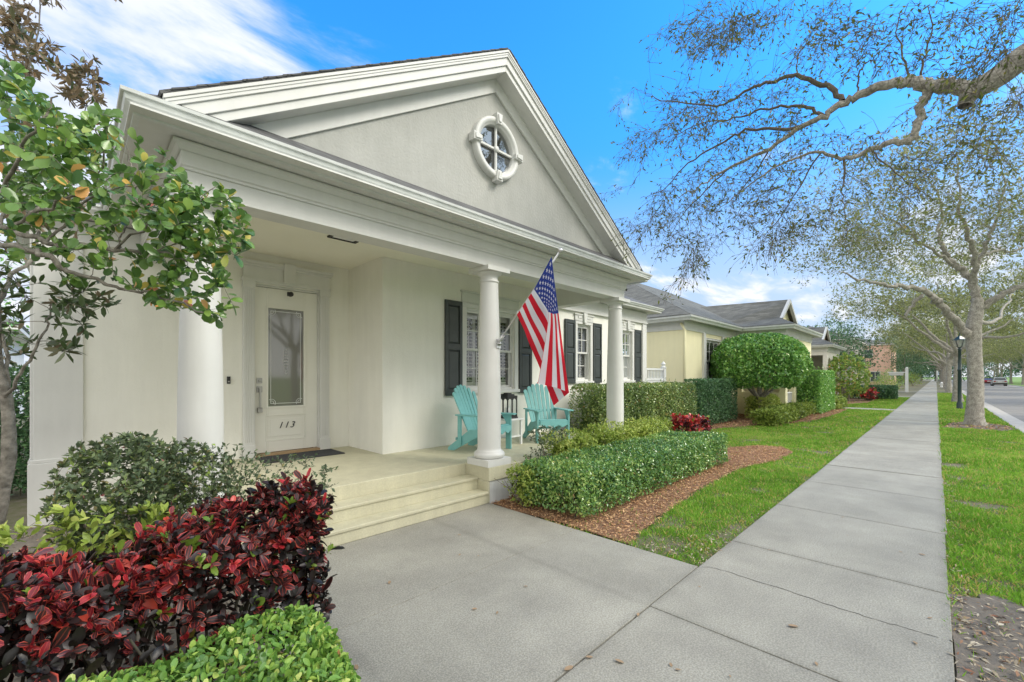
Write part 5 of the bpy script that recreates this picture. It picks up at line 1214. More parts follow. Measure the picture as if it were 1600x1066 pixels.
# ---- left foreground trees ------------------------------------------------------
def px_tips(r, n, poly, t0, t1):
    poly = np.array(poly, float); lo, hi = poly.min(0), poly.max(0); out = []
    P = r.uniform(lo, hi, (n*6, 2)); P = P[inpoly(P, poly)][:n]
    return np.array([at(u, v, r.uniform(t0, t1)) for u, v in P])
def left_trees():
    r = np.random.default_rng(81)
    # round-leaved tree whose boughs reach in from the left
    tr0 = np.array((-1.15, 3.35, 0)); root = empty('round_leaved_tree', tuple(tr0), 'leafy tree at upper left with glossy round leaves reaching across the left column', 'tree')
    pm = at(-30, 372, 2.35)
    trunk_mesh('trunk', [tr0-np.array((0,0,.05)), tr0+np.array((.02,-.03,.8)), tr0*.4+pm*.6+np.array((-.03,0,-.25)), pm], [.05,.04,.028,.021], M_bark2, root, 5, 12)
    L = []
    def ln(px, r0, r1): L.append(smooth_line([at(*p) for p in px], list(np.linspace(r0*.62, r1*.7, len(px))), 5, .008, r))
    ln([(-30,372,2.35),(0,357,2.3),(75,379,2.25),(180,390,2.3),(240,395,2.35),(310,412,2.45)], .030, .006)
    ln([(-30,372,2.35),(40,390,2.2),(75,404,2.15),(109,426,2.2),(157,439,2.25),(210,456,2.3),(250,462,2.3),(326,492,2.4)], .026, .006)
    ln([(0,357,2.3),(60,330,2.2),(150,300,2.2),(240,282,2.25)], .016, .004)
    ln([(-30,372,2.35),(10,280,2.1),(50,200,2.0),(90,150,2.0)], .020, .005)
    ln([(180,390,2.3),(200,340,2.4),(215,290,2.45),(200,235,2.4)], .012, .004)
    ln([(180,390,2.3),(230,350,2.3),(290,330,2.4),(340,290,2.45)], .012, .003)
    ln([(75,379,2.25),(120,330,2.3),(160,260,2.2),(150,200,2.1)], .013, .004)
    ln([(240,395,2.35),(300,375,2.4),(350,370,2.45)], .008, .003)
    ln([(0,357,2.3),(20,250,2.5),(10,140,2.4)], .014, .004)
    T = [px_tips(r, 150, [(0,95),(20,105),(60,150),(110,190),(150,235),(120,300),(0,330)], 1.75, 2.6),
         px_tips(r, 210, [(60,200),(130,180),(170,175),(215,215),(262,232),(280,265),(300,300),(300,350),(150,365),(20,330)], 1.95, 2.7),
         px_tips(r, 150, [(230,330),(345,285),(372,330),(388,372),(372,400),(360,410),(250,400)], 2.2, 2.7),
         px_tips(r, 90, [(200,395),(340,400),(372,470),(340,500),(240,475),(190,440)], 2.2, 2.6),
         px_tips(r, 55, [(0,340),(180,370),(180,440),(100,440),(0,420)], 2.0, 2.6)]
    tw = grow(L, np.concatenate(T), r, droop=-.02, k_r=.006, wob=.02, rmin=.0016, seg=5)
    tubes('branches', L+tw, M_bark2, root)
    C, D = leaf_on(tw, r, 31, .5, .8, 5); n = len(C); Lf = .053*r.uniform(.5, 1.4, n); D = nrm(D+np.array((0,0,.15)))
    # leaves nearest the camera in the photograph are the large ones at the left
    ti = np.clip(r.normal(.45,.22,n), 0, .93); sp = r.random(n) < .03; ti[sp] = r.uniform(.93,1,sp.sum())
    leaves('foliage', C, D, np.array((0,-.5,.8))+r.normal(0,.55,(n,3)), Lf, Lf*r.uniform(.60,.74,n), ti, L_round, root, full=2, curl=r.uniform(-.1,.3,n))
    # slender tree with long leaves, brown beneath
    tb = np.array((-.42, 4.0, 0)); root = empty('magnolia_tree', tuple(tb), 'slender tree with a pale lichen-spotted trunk and long brown-backed leaves at the left edge', 'tree')
    A = [tb-np.array((0,0,.05)), at(6,760,2.55), at(14,690,2.55), at(10,620,2.55), at(-4,560,2.55), at(-6,480,2.5), at(-10,360,2.6)]
    trunk_mesh('trunk', A, [.038,.032,.029,.027,.023,.019,.015], M_bark2, root, 6, 12, flare=.1, rough=.07)
    L = []
    ln([(10,625,2.55),(30,590,2.5),(55,545,2.5),(75,500,2.55),(80,470,2.6)], .018, .005)
    ln([(10,625,2.55),(4,540,2.6),(-10,470,2.7)], .02, .01)
    ln([(-6,480,2.5),(20,430,2.7),(60,380,3.0),(60,260,3.2),(50,150,3.3),(45,90,3.3)], .022, .008)
    ln([(60,260,3.2),(110,210,3.3),(133,178,3.35),(138,120,3.4)], .010, .004)
    ln([(50,150,3.3),(30,70,3.3),(20,10,3.3)], .010, .004)
    ln([(45,90,3.3),(60,40,3.3),(70,-40,3.3),(150,-60,3.2)], .010, .006)
    T = [px_tips(r, 85, [(0,20),(40,-10),(60,50),(80,55),(100,75),(90,110),(30,120),(0,60)], 3.0, 3.6),
         px_tips(r, 26, [(118,95),(150,90),(165,140),(160,165),(125,160)], 3.2, 3.5), px_tips(r, 22, [(85,115),(120,115),(140,160),(100,170)], 3.2, 3.5),
         px_tips(r, 10, [(40,-20),(100,-20),(95,5),(50,0)], 3.0, 3.4), px_tips(r, 7, [(160,-25),(195,-25),(190,2),(165,0)], 2.9, 3.2),
         px_tips(r, 38, [(60,440),(110,425),(190,440),(190,470),(160,490),(110,560),(80,550),(70,500)], 2.3, 2.8),
         px_tips(r, 22, [(0,420),(50,430),(55,560),(0,575)], 2.4, 2.9), px_tips(r, 70, [(0,150),(80,160),(150,250),(120,420),(0,420)], 2.9, 3.6)]
    tw = grow(L, np.concatenate(T), r, droop=-.05, k_r=.008, wob=.02, rmin=.002, seg=5)
    tubes('branches', L+tw, M_bark2, root)
    ends = np.array([t[0][-1] for t in tw]); ed = nrm(np.array([t[0][-1]-t[0][-2] for t in tw])); per = r.integers(5, 10, len(ends)); idx = np.repeat(np.arange(len(ends)), per); n = len(idx)
    D = nrm(ed[idx]*.5+r.normal(0,.75,(n,3))+np.array((0,0,.25))); C = ends[idx]-ed[idx]*r.uniform(0,.05,(n,1)); Lf = .072*r.uniform(.6,1.25,n)
    high = (C[:,2] > 2.6); ti = np.where(high, r.normal(.68,.16,n), r.normal(.30,.16,n)); ti = np.clip(ti, 0, 1)
    leaves('foliage', C, D, np.array((0,0,.8))+r.normal(0,.7,(n,3)), Lf, Lf*r.uniform(.28,.4,n), ti, L_magn, root, full=True, curl=.12)
left_trees()
# ---- the street oaks --------------------------------------------------------------
def dpt(u, a=4.4, b=6.6): return a+(1600-u)/600*(b-a)
def crown_tips(r, c, rad, n, flat=.35):
    v = nrm(r.normal(0,1,(n,3))); v[:,2] = np.where(v[:,2] < -flat, -flat*r.random(n), v[:,2]); s = r.uniform(.25, 1, (n,1))**.5; P = np.array(c)+v*np.array(rad)*s
    nz = vnoise(P+P[:, 2:3]*.7, .55, 17); return P[nz > -.75]
def overhead_oak():
    r = np.random.default_rng(91); base = np.array((1.6, -1.0, -.03)); root = empty('street_oak', tuple(base), 'oak beside the camera whose long bough and fine twigs hang across the upper right sky', 'tree', 'oaks along the verge')
    p16 = at(1600, 89, 4.45)
    trunk_mesh('trunk', [base-np.array((0,0,.1)), base+np.array((.02,0,1.0)), base+np.array((0,.03,2.4)), base+np.array((.3,.03,3.6))], [.33,.27,.24,.22], M_bark, root, 9, 24, flare=.5)
    L = []; rr = []
    def ln(px, r0, r1, lift=0):
        pts = [at(u, v, dpt(u)+lift) for u, v in px]; P, R = smooth_line(pts, list(np.linspace(r0*.84, r1*.84, len(px))), 5, .012, r); L.append((P, R)); return P
    main = [base+np.array((.3,.03,3.5)), base+np.array((2.2,.1,3.95)), at(1680, 40, 4.1), p16, at(1559,120,4.6), at(1518,143,4.7)]
    P, R = smooth_line(main, [.19,.155,.132,.122,.112,.098], 8)
    L.append((P, R))
    ln([(1522,138),(1514,152),(1508,166)], .110, .075)
    ln([(1518,140),(1489,134),(1452,136),(1427,128),(1386,132),(1345,149),(1316,161),(1287,182),(1254,198),(1204,231),(1138,264),(1105,285),(1060,310)], .095, .006)
    ln([(1316,158),(1291,134),(1245,120),(1204,128),(1163,144),(1122,165),(1043,157),(1010,150)], .042, .004)
    ln([(1287,182),(1262,169),(1229,165),(1188,173),(1146,186),(1097,194),(1045,215)], .030, .004)
    ln([(1254,198),(1212,202),(1163,206),(1122,227),(1076,256),(1035,297),(1000,310)], .030, .003)
    ln([(1204,231),(1180,270),(1150,310),(1135,350)], .015, .003)
    ln([(1138,264),(1100,300),(1060,345),(1045,380)], .014, .003)
    ln([(1450,138),(1442,161),(1433,194),(1423,223),(1394,221),(1361,235),(1320,248),(1283,239),(1229,252),(1171,289),(1120,330)], .062, .004)
    ln([(1320,248),(1318,281),(1316,314),(1325,350)], .018, .003)
    ln([(1361,235),(1400,270),(1440,300)], .015, .003)
    ln([(1283,239),(1250,290),(1220,340),(1180,390)], .014, .003)
    ln([(1440,126),(1442,95),(1456,50),(1450,10)], .018, .005)
    ln([(1423,124),(1411,91),(1400,41),(1420,5)], .016, .004)
    ln([(1340,145),(1345,111),(1365,91),(1400,60)], .014, .004)
    ln([(1245,120),(1250,80),(1280,50)], .010, .003)
    # a second bough above the frame whose twigs droop into the top of the picture
    q = [base+np.array((.3,.0,3.6)), base+np.array((1.8,.9,4.9)), at(1560,-60,4.6), at(1400,-55,5.2), at(1250,-45,5.7), at(1120,-25,6.1)]
    P, R = smooth_line(q, [.15,.12,.085,.06,.035,.015], 6); L.append((P, R))
    def tips(n, poly, a=-.7, b=.7):
        P = r.uniform(np.min(poly,0), np.max(poly,0), (n*6,2)); P = P[inpoly(P, poly)][:max(1, n//5)]; out = []
        for u, v in P:
            dd = dpt(u)+r.uniform(a, b); th = r.normal(2.55, .35); ln_ = r.uniform(5, 13)
            for k in range(6): out.append(at(u+math.cos(th)*ln_*k+r.normal(0, 5), v+math.sin(th)*ln_*k+k*k*.5+r.normal(0, 5), dd+r.normal(0, .06)))
        return np.array(out)
    T = [tips(420, [(985,150),(1040,130),(1120,120),(1200,100),(1290,110),(1300,240),(1200,330),(1080,330),(1010,300)]),
         tips(310, [(975,260),(1060,290),(1200,280),(1290,260),(1330,300),(1330,345),(1250,360),(1180,400),(1090,395),(1050,370),(985,330)]),
         tips(170, [(1060,0),(1180,-10),(1200,40),(1150,60),(1100,70),(1055,30)]), tips(150, [(1200,0),(1420,0),(1440,120),(1330,110),(1240,70)]),
         tips(140, [(1430,0),(1610,0),(1610,90),(1540,120),(1440,110)]), tips(95, [(1300,180),(1500,180),(1500,260),(1420,330),(1330,330)]),
         tips(70, [(1500,150),(1610,130),(1610,260),(1500,240)]), tips(35, [(1040,340),(1110,380),(1100,430),(1080,400)])]
    hi = crown_tips(r, (3.8,-2.2,8.5), (7.0,5.6,3.0), 1000)
    tt = hi[:,0]*CA+hi[:,1]*SA; vv = CY-F*(hi[:,2]-H)/np.maximum(tt, .01); hi = hi[(tt < .3) | (vv < -60)]
    q = [base+np.array((0,.03,3.5)), base+np.array((-.5,-.6,5.5)), base+np.array((-1.2,-1.6,7.8))]; L.append(smooth_line(q, [.17,.12,.05], 6))
    q = [base+np.array((0,.03,3.5)), base+np.array((1.1,-.6,5.8)), base+np.array((4.0,-1.4,7.6))]; L.append(smooth_line(q, [.15,.10,.04], 6))
    T = np.concatenate(T)
    hl = grow(L[-2:], hi, r, droop=.05, k_r=.008, wob=.06, rmin=.003, seg=5)
    hC, hD = leaf_on(hl, r, 22, .8, .8, 8)
    tw = grow(L[:-2], T, r, droop=.16, k_r=.0052, wob=.035, rmin=.0020, seg=5, taper=.55, back=.5)
    # twiglets off the twigs
    tl = []
    for pts, rad in tw:
        for _ in range(r.integers(2, 5)):
            i = r.integers(1, len(pts)); d = nrm(pts[i]-pts[i-1])+r.normal(0,.75,3)+np.array((0,0,-.25)); Lg = r.uniform(.10,.32); d = nrm(d); p = pts[i]; m_ = p+d*Lg*.5+r.normal(0,.015,3); e = p+d*Lg+np.array((0,0,-.04))
            tl.append((np.array([p, m_, e]), [.0026,.0020,.0013]))
    trunk_like = [l for l in L if l[1][0] > .05]; fine = [l for l in L if l[1][0] <= .05]
    tubes('limbs', trunk_like, M_bark, root, 14); tubes('branches', fine+tw+tl+hl, M_twig, root)
    C, D = leaf_on(tl, r, 18, .7, .6, 2); C2, D2 = leaf_on(tw, r, 7, .5, .7, 2); C = np.concatenate([C, C2]); D = np.concatenate([D, D2]); keep = r.random(len(C)) < .48; C, D = C[keep], D[keep]; n0 = len(C); C = np.concatenate([C, hC]); D = np.concatenate([D, hD]); n = len(C)
    Lf = .058*r.uniform(.5, 1.25, n); Lf[n0:] *= 2.0; ti = np.clip(r.normal(.45,.28,n), 0, 1)
    leaves('foliage', C, nrm(D+np.array((0,0,-.15))), r.normal(0,1,(n,3)), Lf, Lf*.36, ti, L_oak, root, curl=.1)
overhead_oak()
def oak(name_label, base, limbs, ctr, rad, ntips, seed, Lf, leafm, perm, trunk_pts, trunk_r, keep=1., group='oaks along the verge', tmean=.45, tl_n=3, wr=.42):
    r = np.random.default_rng(seed); root = empty('street_oak', tuple(base), name_label, 'tree', group)
    trunk_mesh('trunk', trunk_pts, trunk_r, M_bark, root, seed, 22, flare=.45, rough=.045)
    L = [smooth_line(p, [x*.74 for x in q], 5, .03, r) for p, q in limbs]
    tips_ = crown_tips(r, ctr, rad, ntips); tw = grow(L, tips_, r, droop=.05, k_r=.011, wob=.09, rmin=.004, seg=5, taper=.6, back=.45)
    tl = []
    for pts, rd in tw:
        for _ in range(tl_n):
            i = r.integers(2, len(pts)); d = nrm(nrm(pts[i]-pts[i-1])+r.normal(0,.8,3)); Lg = r.uniform(.3,.8); p = pts[i]; tl.append((np.array([p, p+d*Lg*.5+r.normal(0,.05,3), p+d*Lg]), [.005,.004,.003]))
    tubes('branches', L+tw+tl, M_bark, root)
    C, D = leaf_on(tl, r, perm, .9, .8, 3); k = r.random(len(C)) < keep; C, D = C[k], D[k]; n = len(C); C = C+r.normal(0,.07,(n,3)); l = Lf*r.uniform(.6,1.3,n); ti = np.clip(r.normal(tmean,.22,n)+.1*vnoise(C,.8,5), 0, 1)
    leaves('foliage', C, nrm(D+np.array((0,0,.1))), r.normal(0,1,(n,3))+np.array((0,0,.6)), l, l*wr, ti, leafm, root)
    return root
T0 = 14.36
def a1(u, v, dt=0): return at(u, v, T0+dt)
b1 = at(1524, 664, T0)
limbs = [([a1(1510,524),a1(1496,505,-.1),a1(1480,489,-.3),a1(1462,470,-.4),a1(1447,455,-.5),a1(1420,449,-.7),a1(1387,446,-1.0),a1(1350,440,-1.2),a1(1310,425,-1.5)],[.16,.15,.14,.13,.115,.09,.07,.05,.02]),
    ([a1(1440,462,-.5),a1(1425,478,-.3),a1(1415,494,-.2)],[.08,.07,.05]),
    ([a1(1527,490),a1(1527,470,.1),a1(1519,440,.2),a1(1505,424,.3),a1(1489,414,.4),a1(1480,398,.5),a1(1471,383,.6),a1(1466,360,.7),a1(1470,320,.8),a1(1450,280,.9)],[.19,.17,.16,.14,.12,.11,.09,.07,.05,.02]),
    ([a1(1489,414,.4),a1(1462,395,.2),a1(1430,372,0),a1(1400,350,-.3),a1(1370,330,-.5)],[.08,.06,.05,.035,.015]),
    ([a1(1521,442,.1),a1(1524,415,-.2),a1(1522,392,-.4),a1(1512,365,-.6),a1(1501,335,-.8),a1(1497,300,-.9),a1(1500,250,-1)],[.13,.11,.10,.08,.06,.045,.02]),
    ([a1(1525,415,-.2),a1(1538,385,-.3),a1(1550,360,-.5),a1(1565,310,-.6),a1(1570,260,-.7)],[.09,.08,.06,.04,.02]),
    ([a1(1536,480),a1(1552,470,-.2),a1(1575,457,-.4),a1(1600,443,-.6),a1(1650,420,-1),a1(1700,380,-1.5)],[.15,.14,.12,.11,.08,.03]),
    ([a1(1526,398,0),a1(1545,395,.4),a1(1561,392,.7),a1(1594,391,1.2),a1(1650,370,1.8)],[.07,.06,.055,.045,.02]),
    ([a1(1528,500,.1),a1(1545,505,.9),a1(1565,490,2.0),a1(1580,460,3.0)],[.10,.08,.06,.03])]
oak('nearest full street oak on the verge with a thick grey trunk beside the lamp post', b1, limbs, (b1[0]-.1, b1[1]+.1, 6.9), (5.5,5.5,3.4), 1850, 101, .12, L_oak2, 9,
    [b1-np.array((0,0,.1)), at(1523,645,T0), at(1524,600,T0), at(1522,550,T0), at(1521,515,T0), at(1527,480,T0), at(1528,466,T0)], [.235,.215,.19,.185,.19,.165,.12], keep=.9)
def generic_limbs(b, r, hf=2.9, n=6, reach=4.6, top=8):
    ls = []
    for i in range(n):
        a = i*2*math.pi/n+r.uniform(-.3,.3); rr = reach*r.uniform(.75,1.05); z1 = hf+r.uniform(0,.6); zt = r.uniform(.55,.95)*top
        p0 = np.array((b[0],b[1],z1-.2)); d = np.array((math.cos(a),math.sin(a),0)); ls.append(([p0, p0+d*rr*.25+np.array((0,0,.8)), p0+d*rr*.6+np.array((0,0,(zt-z1)*.6)), p0+d*rr+np.array((0,0,zt-z1))], [.15,.12,.08,.025]))
    p0 = np.array((b[0],b[1],hf)); ls.append(([p0, p0+np.array((.2,.1,1.5)), p0+np.array((-.1,.3,top-hf-.5))], [.16,.11,.03])); return ls
def generic_oak(label, b, seed, Lf, ntips, perm, group='oaks along the verge', rad=(7.2,6.6,3.5)):
    r = np.random.default_rng(seed); b = np.array(b, float)
    return oak(label, b, generic_limbs(b, r), (b[0],b[1],6.6), rad, ntips, seed, Lf, L_oak2, perm, [b-np.array((0,0,.1)), b+np.array((.02,.03,1.0)), b+np.array((.05,0,2.2)), b+np.array((.0,.02,3.3))], [.26,.20,.185,.15], tl_n=3)
o2 = generic_oak('second street oak down the verge, just behind the dark green lamp post', (39.7,-.97,-.03), 111, .17, 1300, 11)
o3 = generic_oak('third street oak down the verge, its trunk overlapping the one before it', (60.2,-.88,-.03), 112, .24, 900, 10)
def clone(src, x, y, label, group, rot=0):
    c = copy_tree(src); c.location = (x, y, src.location.z); c.rotation_euler.z = rot; c['label'] = label; c['group'] = group; return c
for i, (x, lab) in enumerate(((79.7,'fourth'), (99.2,'fifth'), (118.7,'sixth'), (138.2,'seventh'), (157.7,'eighth'), (177.2,'ninth'), (196.7,'tenth'))):
    clone(o3 if i % 2 else o2, x, -.9, lab+' oak in the receding row between pavement and road', 'oaks along the verge', i*1.3+.7)
for i, (x, lab) in enumerate(((50,'nearest oak canopy reaching in from across the road'), (69.5,'second oak canopy across the road at the right edge'), (89,'third oak across the road'), (109,'oak across the road with its trunk at the right edge of the view'), (131,'oak across the road right of the silver car'), (150.5,'oak across the road behind the silver car'), (170,'oak across the road behind the red car'), (190,'farthest oak across the road'))):
    clone(o2 if i % 2 else o3, x, -12.2, lab, 'oaks across the road', i*.9+2)
for x, lab in ((9, 'oak across the road opposite the white house'), (28.5, 'oak across the road opposite the yellow house'), (-10.5, 'oak across the road behind the camera')): clone(o2, x, -12.4, lab, 'oaks across the road', x*.37)
# garden trees behind and beside the houses
def garden_tree(label, b, ctr, rad, ntips, seed, Lf, leafm, perm=7, cat='tree', trunk_r=.15, name='garden_tree', flat=.6):
    r = np.random.default_rng(seed); b = np.array(b, float); root = empty(name, tuple(b), label, cat); ctr = np.array(ctr, float)
    P, R = smooth_line([b, (b+ctr)/2+np.array((.1,.1,0)), ctr+np.array((0,0,rad[2]*.6))], [trunk_r, trunk_r*.8, .03], 6); tubes('trunk', [(P, R)], M_bark2, root, 10)
    L = [(P, R)]; tips_ = crown_tips(r, ctr, rad, ntips, flat); tw = grow(L, tips_, r, droop=0, k_r=.012, wob=.08, rmin=.005, seg=4); tubes('branches', tw, M_bark, root)
    C, D = leaf_on(tw, r, perm, .7, .9, 6); n = len(C); C = C+r.normal(0,Lf*1.5,(n,3)); l = Lf*r.uniform(.6,1.3,n)
    leaves('foliage', C, D, r.normal(0,1,(n,3))+np.array((0,0,.6)), l, l*.45, np.clip(r.normal(.45,.22,n)+.12*vnoise(C,.7,5),0,1), leafm, root); return root
garden_tree('dark feathery tree in front of the salmon house', (60,7.8,0), (60,7.8,4.4), (4.0,3.6,3.7), 1100, 201, .26, L_dark, 12)
garden_tree('dark tree hanging over the pavement beyond the white sign post', (101,3.7,0), (101,3.9,4.8), (6,3.2,3.9), 650, 202, .26, L_dark, 9)
garden_tree('deep green tree far along the pavement on the left', (120,4.6,0), (120,5.0,5.2), (7,4.0,4.6), 600, 203, .3, L_dark, 9)
garden_tree('rounded green bush left of the white sign post', (78,3.6,0), (78,4.2,1.3), (2.6,1.8,1.3), 260, 204, .18, L_top, 12, 'shrub', .08, 'garden_shrub')
garden_tree('pale green bush against the foot of the salmon house', (70,4.2,0), (70,4.4,.8), (2.0,1.5,.9), 200, 205, .16, L_lime, 12, 'shrub', .06, 'garden_shrub')
garden_tree('olive bush at the bend of the far pavement', (104,2.9,0), (104,3.2,1.1), (3,1.4,1.2), 200, 206, .2, L_lime, 12, 'shrub', .08, 'garden_shrub')
garden_tree('green tree glimpsed behind the left corner of the white house', (-3.4,17,0), (-3.2,17,4.6), (2.6,2.4,3.0), 600, 207, .14, L_top, 9)
garden_tree('bushy green tree at the far left behind the dark hedge', (-2.3,12.5,0), (-2.2,12.5,2.6), (1.5,1.5,1.5), 420, 208, .10, L_top, 9)
garden_tree('leafy tree rising behind the pale third house', (52,13,0), (52,13,5.2), (4.5,4,3.6), 500, 209, .2, L_dark, 9)
def distant_wood():
    r = np.random.default_rng(300); C = []; lim = []
    for x, y, k in ((150,7,1.2),(165,11,1.4),(182,6,1.3),(200,10,1.6),(150,-19,1.1),(175,-21,1.3),(205,-14,1.4),(215,0,1.6),(130,-24,1.0),(215,-6,1.5),(108,-26,.9),(225,4,1.6),(90,-40,1.3),(125,-42,1.4),(160,-40,1.4),(135,20,1.5),(120,24,1.4)):
        lim.append(smooth_line([(x,y,-.3),(x+.3,y+.2,3*k),(x,y,7*k)], [.3*k,.25*k,.05], 4))
        v = nrm(r.normal(0,1,(3400,3))); b = 1+.16*np.sin(v[:,0]*5+x)+.14*np.sin(v[:,1]*6+v[:,2]*5+y); C.append(np.array((x,y,4.6*k))+v*b[:,None]*np.array((6.2,5.4,4.4))*k*r.uniform(.55,1,(len(v),1))**.6)
    C = np.concatenate(C); C = C[C[:,2] > .2]; n = len(C); l = .55*r.uniform(.6,1.4,n); V = C*0
    o = leaves('distant_wood', C, r.normal(0,1,(n,3)), r.normal(0,1,(n,3))+np.array((0,0,.6)), l, l*.55, np.clip(r.normal(.45,.22,n),0,1), L_dark)
    tag(o, 'dark green woodland closing the far end of the street', 'woodland', kind='stuff')
    tr_ = tubes('wood_trunks', lim, M_bark, None, 7); tr_.parent = o
distant_wood()
# ================================================================== NEIGHBOURING HOUSES
def arch_front(mb, x0, x1, y0, y1, z0, ztop, bays, pier, zs, rise_c=None):
    """row of arches: piers, and a spandrel wall above each arch"""
    wd = (x1-x0-pier*(bays+1))/bays
    for b in range(bays+1): mb.box(x0+b*(wd+pier), x0+b*(wd+pier)+pier, y0, y1, z0, ztop)
    for b in range(bays):
        xa = x0+pier+b*(wd+pier); r_ = wd/2; n = 12
        for i in range(n):
            t0, t1 = math.pi*(1-i/n), math.pi*(1-(i+1)/n); xA, xB = xa+r_+r_*math.cos(t0), xa+r_+r_*math.cos(t1); zA, zB = zs+r_*math.sin(t0), zs+r_*math.sin(t1)
            vs = [(xA,y0,zA),(xB,y0,zB),(xB,y0,ztop),(xA,y0,ztop),(xA,y1,zA),(xB,y1,zB),(xB,y1,ztop),(xA,y1,ztop)]; mb.add(vs, [(0,1,2,3),(7,6,5,4),(0,4,5,1)])
def hiproof(mb, x0, x1, y0, y1, z, p, th=.04, gx=False):
    if y1-y0 < x1-x0:
        h = (y1-y0)/2; ym = (y0+y1)/2; zr_ = z+p*h; A, B = (x0+h,ym,zr_), (x1-h,ym,zr_)
        slab(mb, [(x0,y0,z),(x1,y0,z),B,A], th); slab(mb, [(x0,y1,z),(x1,y1,z),B,A], th); slab(mb, [(x0,y0,z),(x0,y1,z),A], th); slab(mb, [(x1,y0,z),(x1,y1,z),B], th)
    else:
        h = (x1-x0)/2; xm = (x0+x1)/2; zr_ = z+p*h; A, B = (xm,y0+h,zr_), (xm,y1-h,zr_)
        slab(mb, [(x0,y0,z),(x0,y1,z),B,A], th); slab(mb, [(x1,y0,z),(x1,y1,z),B,A], th); slab(mb, [(x0,y0,z),(x1,y0,z),A], th); slab(mb, [(x0,y1,z),(x1,y1,z),B], th)
def neighbour(name, label, ox, oy, wm, gm, inner, seed=1):
    root = empty(name, (20+ox, 6+oy, 0), label, 'house')
    X = lambda x: x+ox
    Y = lambda y: y+oy
    zE = 3.62; op = (16.75, 18.15, 1.42, 2.98)
    mb = MB(); wall_y(mb, X(14.75), X(20.1), Y(6.2), Y(6.4), -.1, zE-.02, [(X(op[0]), X(op[1]), op[2], op[3])])
    mb.box(X(14.75), X(14.95), Y(6.4), Y(17.5), -.1, zE-.02); mb.box(X(14.95), X(31.5), Y(17.3), Y(17.5), -.1, zE-.02); mb.box(X(31.3), X(31.5), Y(6.6), Y(17.3), -.1, zE-.02); mb.box(X(25.1), X(31.5), Y(6.4), Y(6.6), -.1, zE-.02)
    mb.box(X(20.1), X(25.1), Y(6.8), Y(7.0), -.1, zE-.02)
    mb.box(X(20.1), X(20.3), Y(4.55), Y(6.2), 0, .95)
    mb.build('wall', wm, root)
    mb = MB(); arch_front(mb, X(20.1), X(25.1), Y(4.33), Y(4.55), 0, zE-.02, 3, .34, 2.25)
    mb.box(X(20.1), X(20.3), Y(5.95), Y(6.2), .95, zE-.02); mb.box(X(20.1), X(20.3), Y(4.55), Y(5.95), 3.0, zE-.02); mb.box(X(24.9), X(25.1), Y(4.55), Y(6.8), 0, zE-.02)
    for b in range(4): xx = X(20.1)+b*(5-.34*4)/3+b*.34; mb.box(xx-.03, xx+.37, Y(4.30), Y(4.58), 2.16, 2.24)
    mb.build('porch_arches', wm, root)
    mb = MB()
    for xx in np.arange(X(20.5), X(24.8), .14): mb.box(xx-.015, xx+.015, Y(4.42), Y(4.45), .15, .9)
    mb.box(X(20.4), X(24.8), Y(4.41), Y(4.46), .9, .95); mb.box(X(20.4), X(24.8), Y(4.41), Y(4.46), .10, .15); mb.build('porch_railing', M_white, root)
    # trim: frieze, corner boards, window bay pilasters
    mb = MB(); mb.sweep([(X(14.75),Y(17)), (X(14.75),Y(6.2)), (X(20.1),Y(6.2)), (X(20.1),Y(4.33)), (X(25.1),Y(4.33)), (X(25.1),Y(6.4)), (X(31.4),Y(6.4))], [(.003,3.22),(.03,3.22),(.03,3.598),(.003,3.598)])
    mb.build('frieze', M_trim, root)
    mb = MB()
    for xx in (16.35, 18.35): mb.box(X(xx), X(xx)+.2, Y(6.12), Y(6.197), 0, 3.21)
    mb.build('bay_pilaster', M_trim, root)
    mb = MB(); mb.tube([(X(14.68),Y(6.28),3.45),(X(14.72),Y(6.16),3.2),(X(14.72),Y(6.16),.1)], .045, 8); mb.build('downpipe', wm, root)
    GPn = [(0,3.50),(.05,3.50),(.08,3.56),(.12,3.60),(.13,3.655),(.0,3.655)]
    path = [(X(14.45),Y(17)), (X(14.45),Y(5.9)), (X(19.8),Y(5.9)), (X(19.8),Y(4.03)), (X(25.4),Y(4.03)), (X(25.4),Y(6.1)), (X(31.6),Y(6.1)), (X(31.6),Y(17))]
    mb = MB(); mb.sweep(path, GPn); mb.build('gutter', M_gutter, root)
    mb = MB(); mb.sweep(path, [(-.34,3.602),(0,3.602),(0,3.62),(-.34,3.62)]); mb.build('soffit', M_trim, root)
    mb = MB(); hiproof(mb, X(14.38), X(31.7), Y(5.84), Y(17.9), 3.655, .52)
    xm = 22.6; za, zg = 5.02, 4.10
    # wing roof with a small gable above a hip
    slab(mb, [(X(19.72),Y(3.95),3.655),(X(25.48),Y(3.95),3.655),(X(24.0),Y(4.78),zg),(X(21.2),Y(4.78),zg)], .03)
    slab(mb, [(X(19.72),Y(3.95),3.655),(X(19.72),Y(7.2),3.655),(X(xm),Y(9.5),za+.15),(X(xm),Y(4.70),za+.02),(X(21.2),Y(4.78),zg)], .03)
    slab(mb, [(X(25.48),Y(3.95),3.655),(X(25.48),Y(7.2),3.655),(X(xm),Y(9.5),za+.15),(X(xm),Y(4.70),za+.02),(X(24.0),Y(4.78),zg)], .03)
    mb.build('roof', M_roof2, root)
    mb = MB(); mb.add([(X(21.2),Y(4.95),zg),(X(24.0),Y(4.95),zg),(X(xm),Y(4.95),za)], [(0,1,2)]); mb.build('gable', inner, root)
    mb = MB()
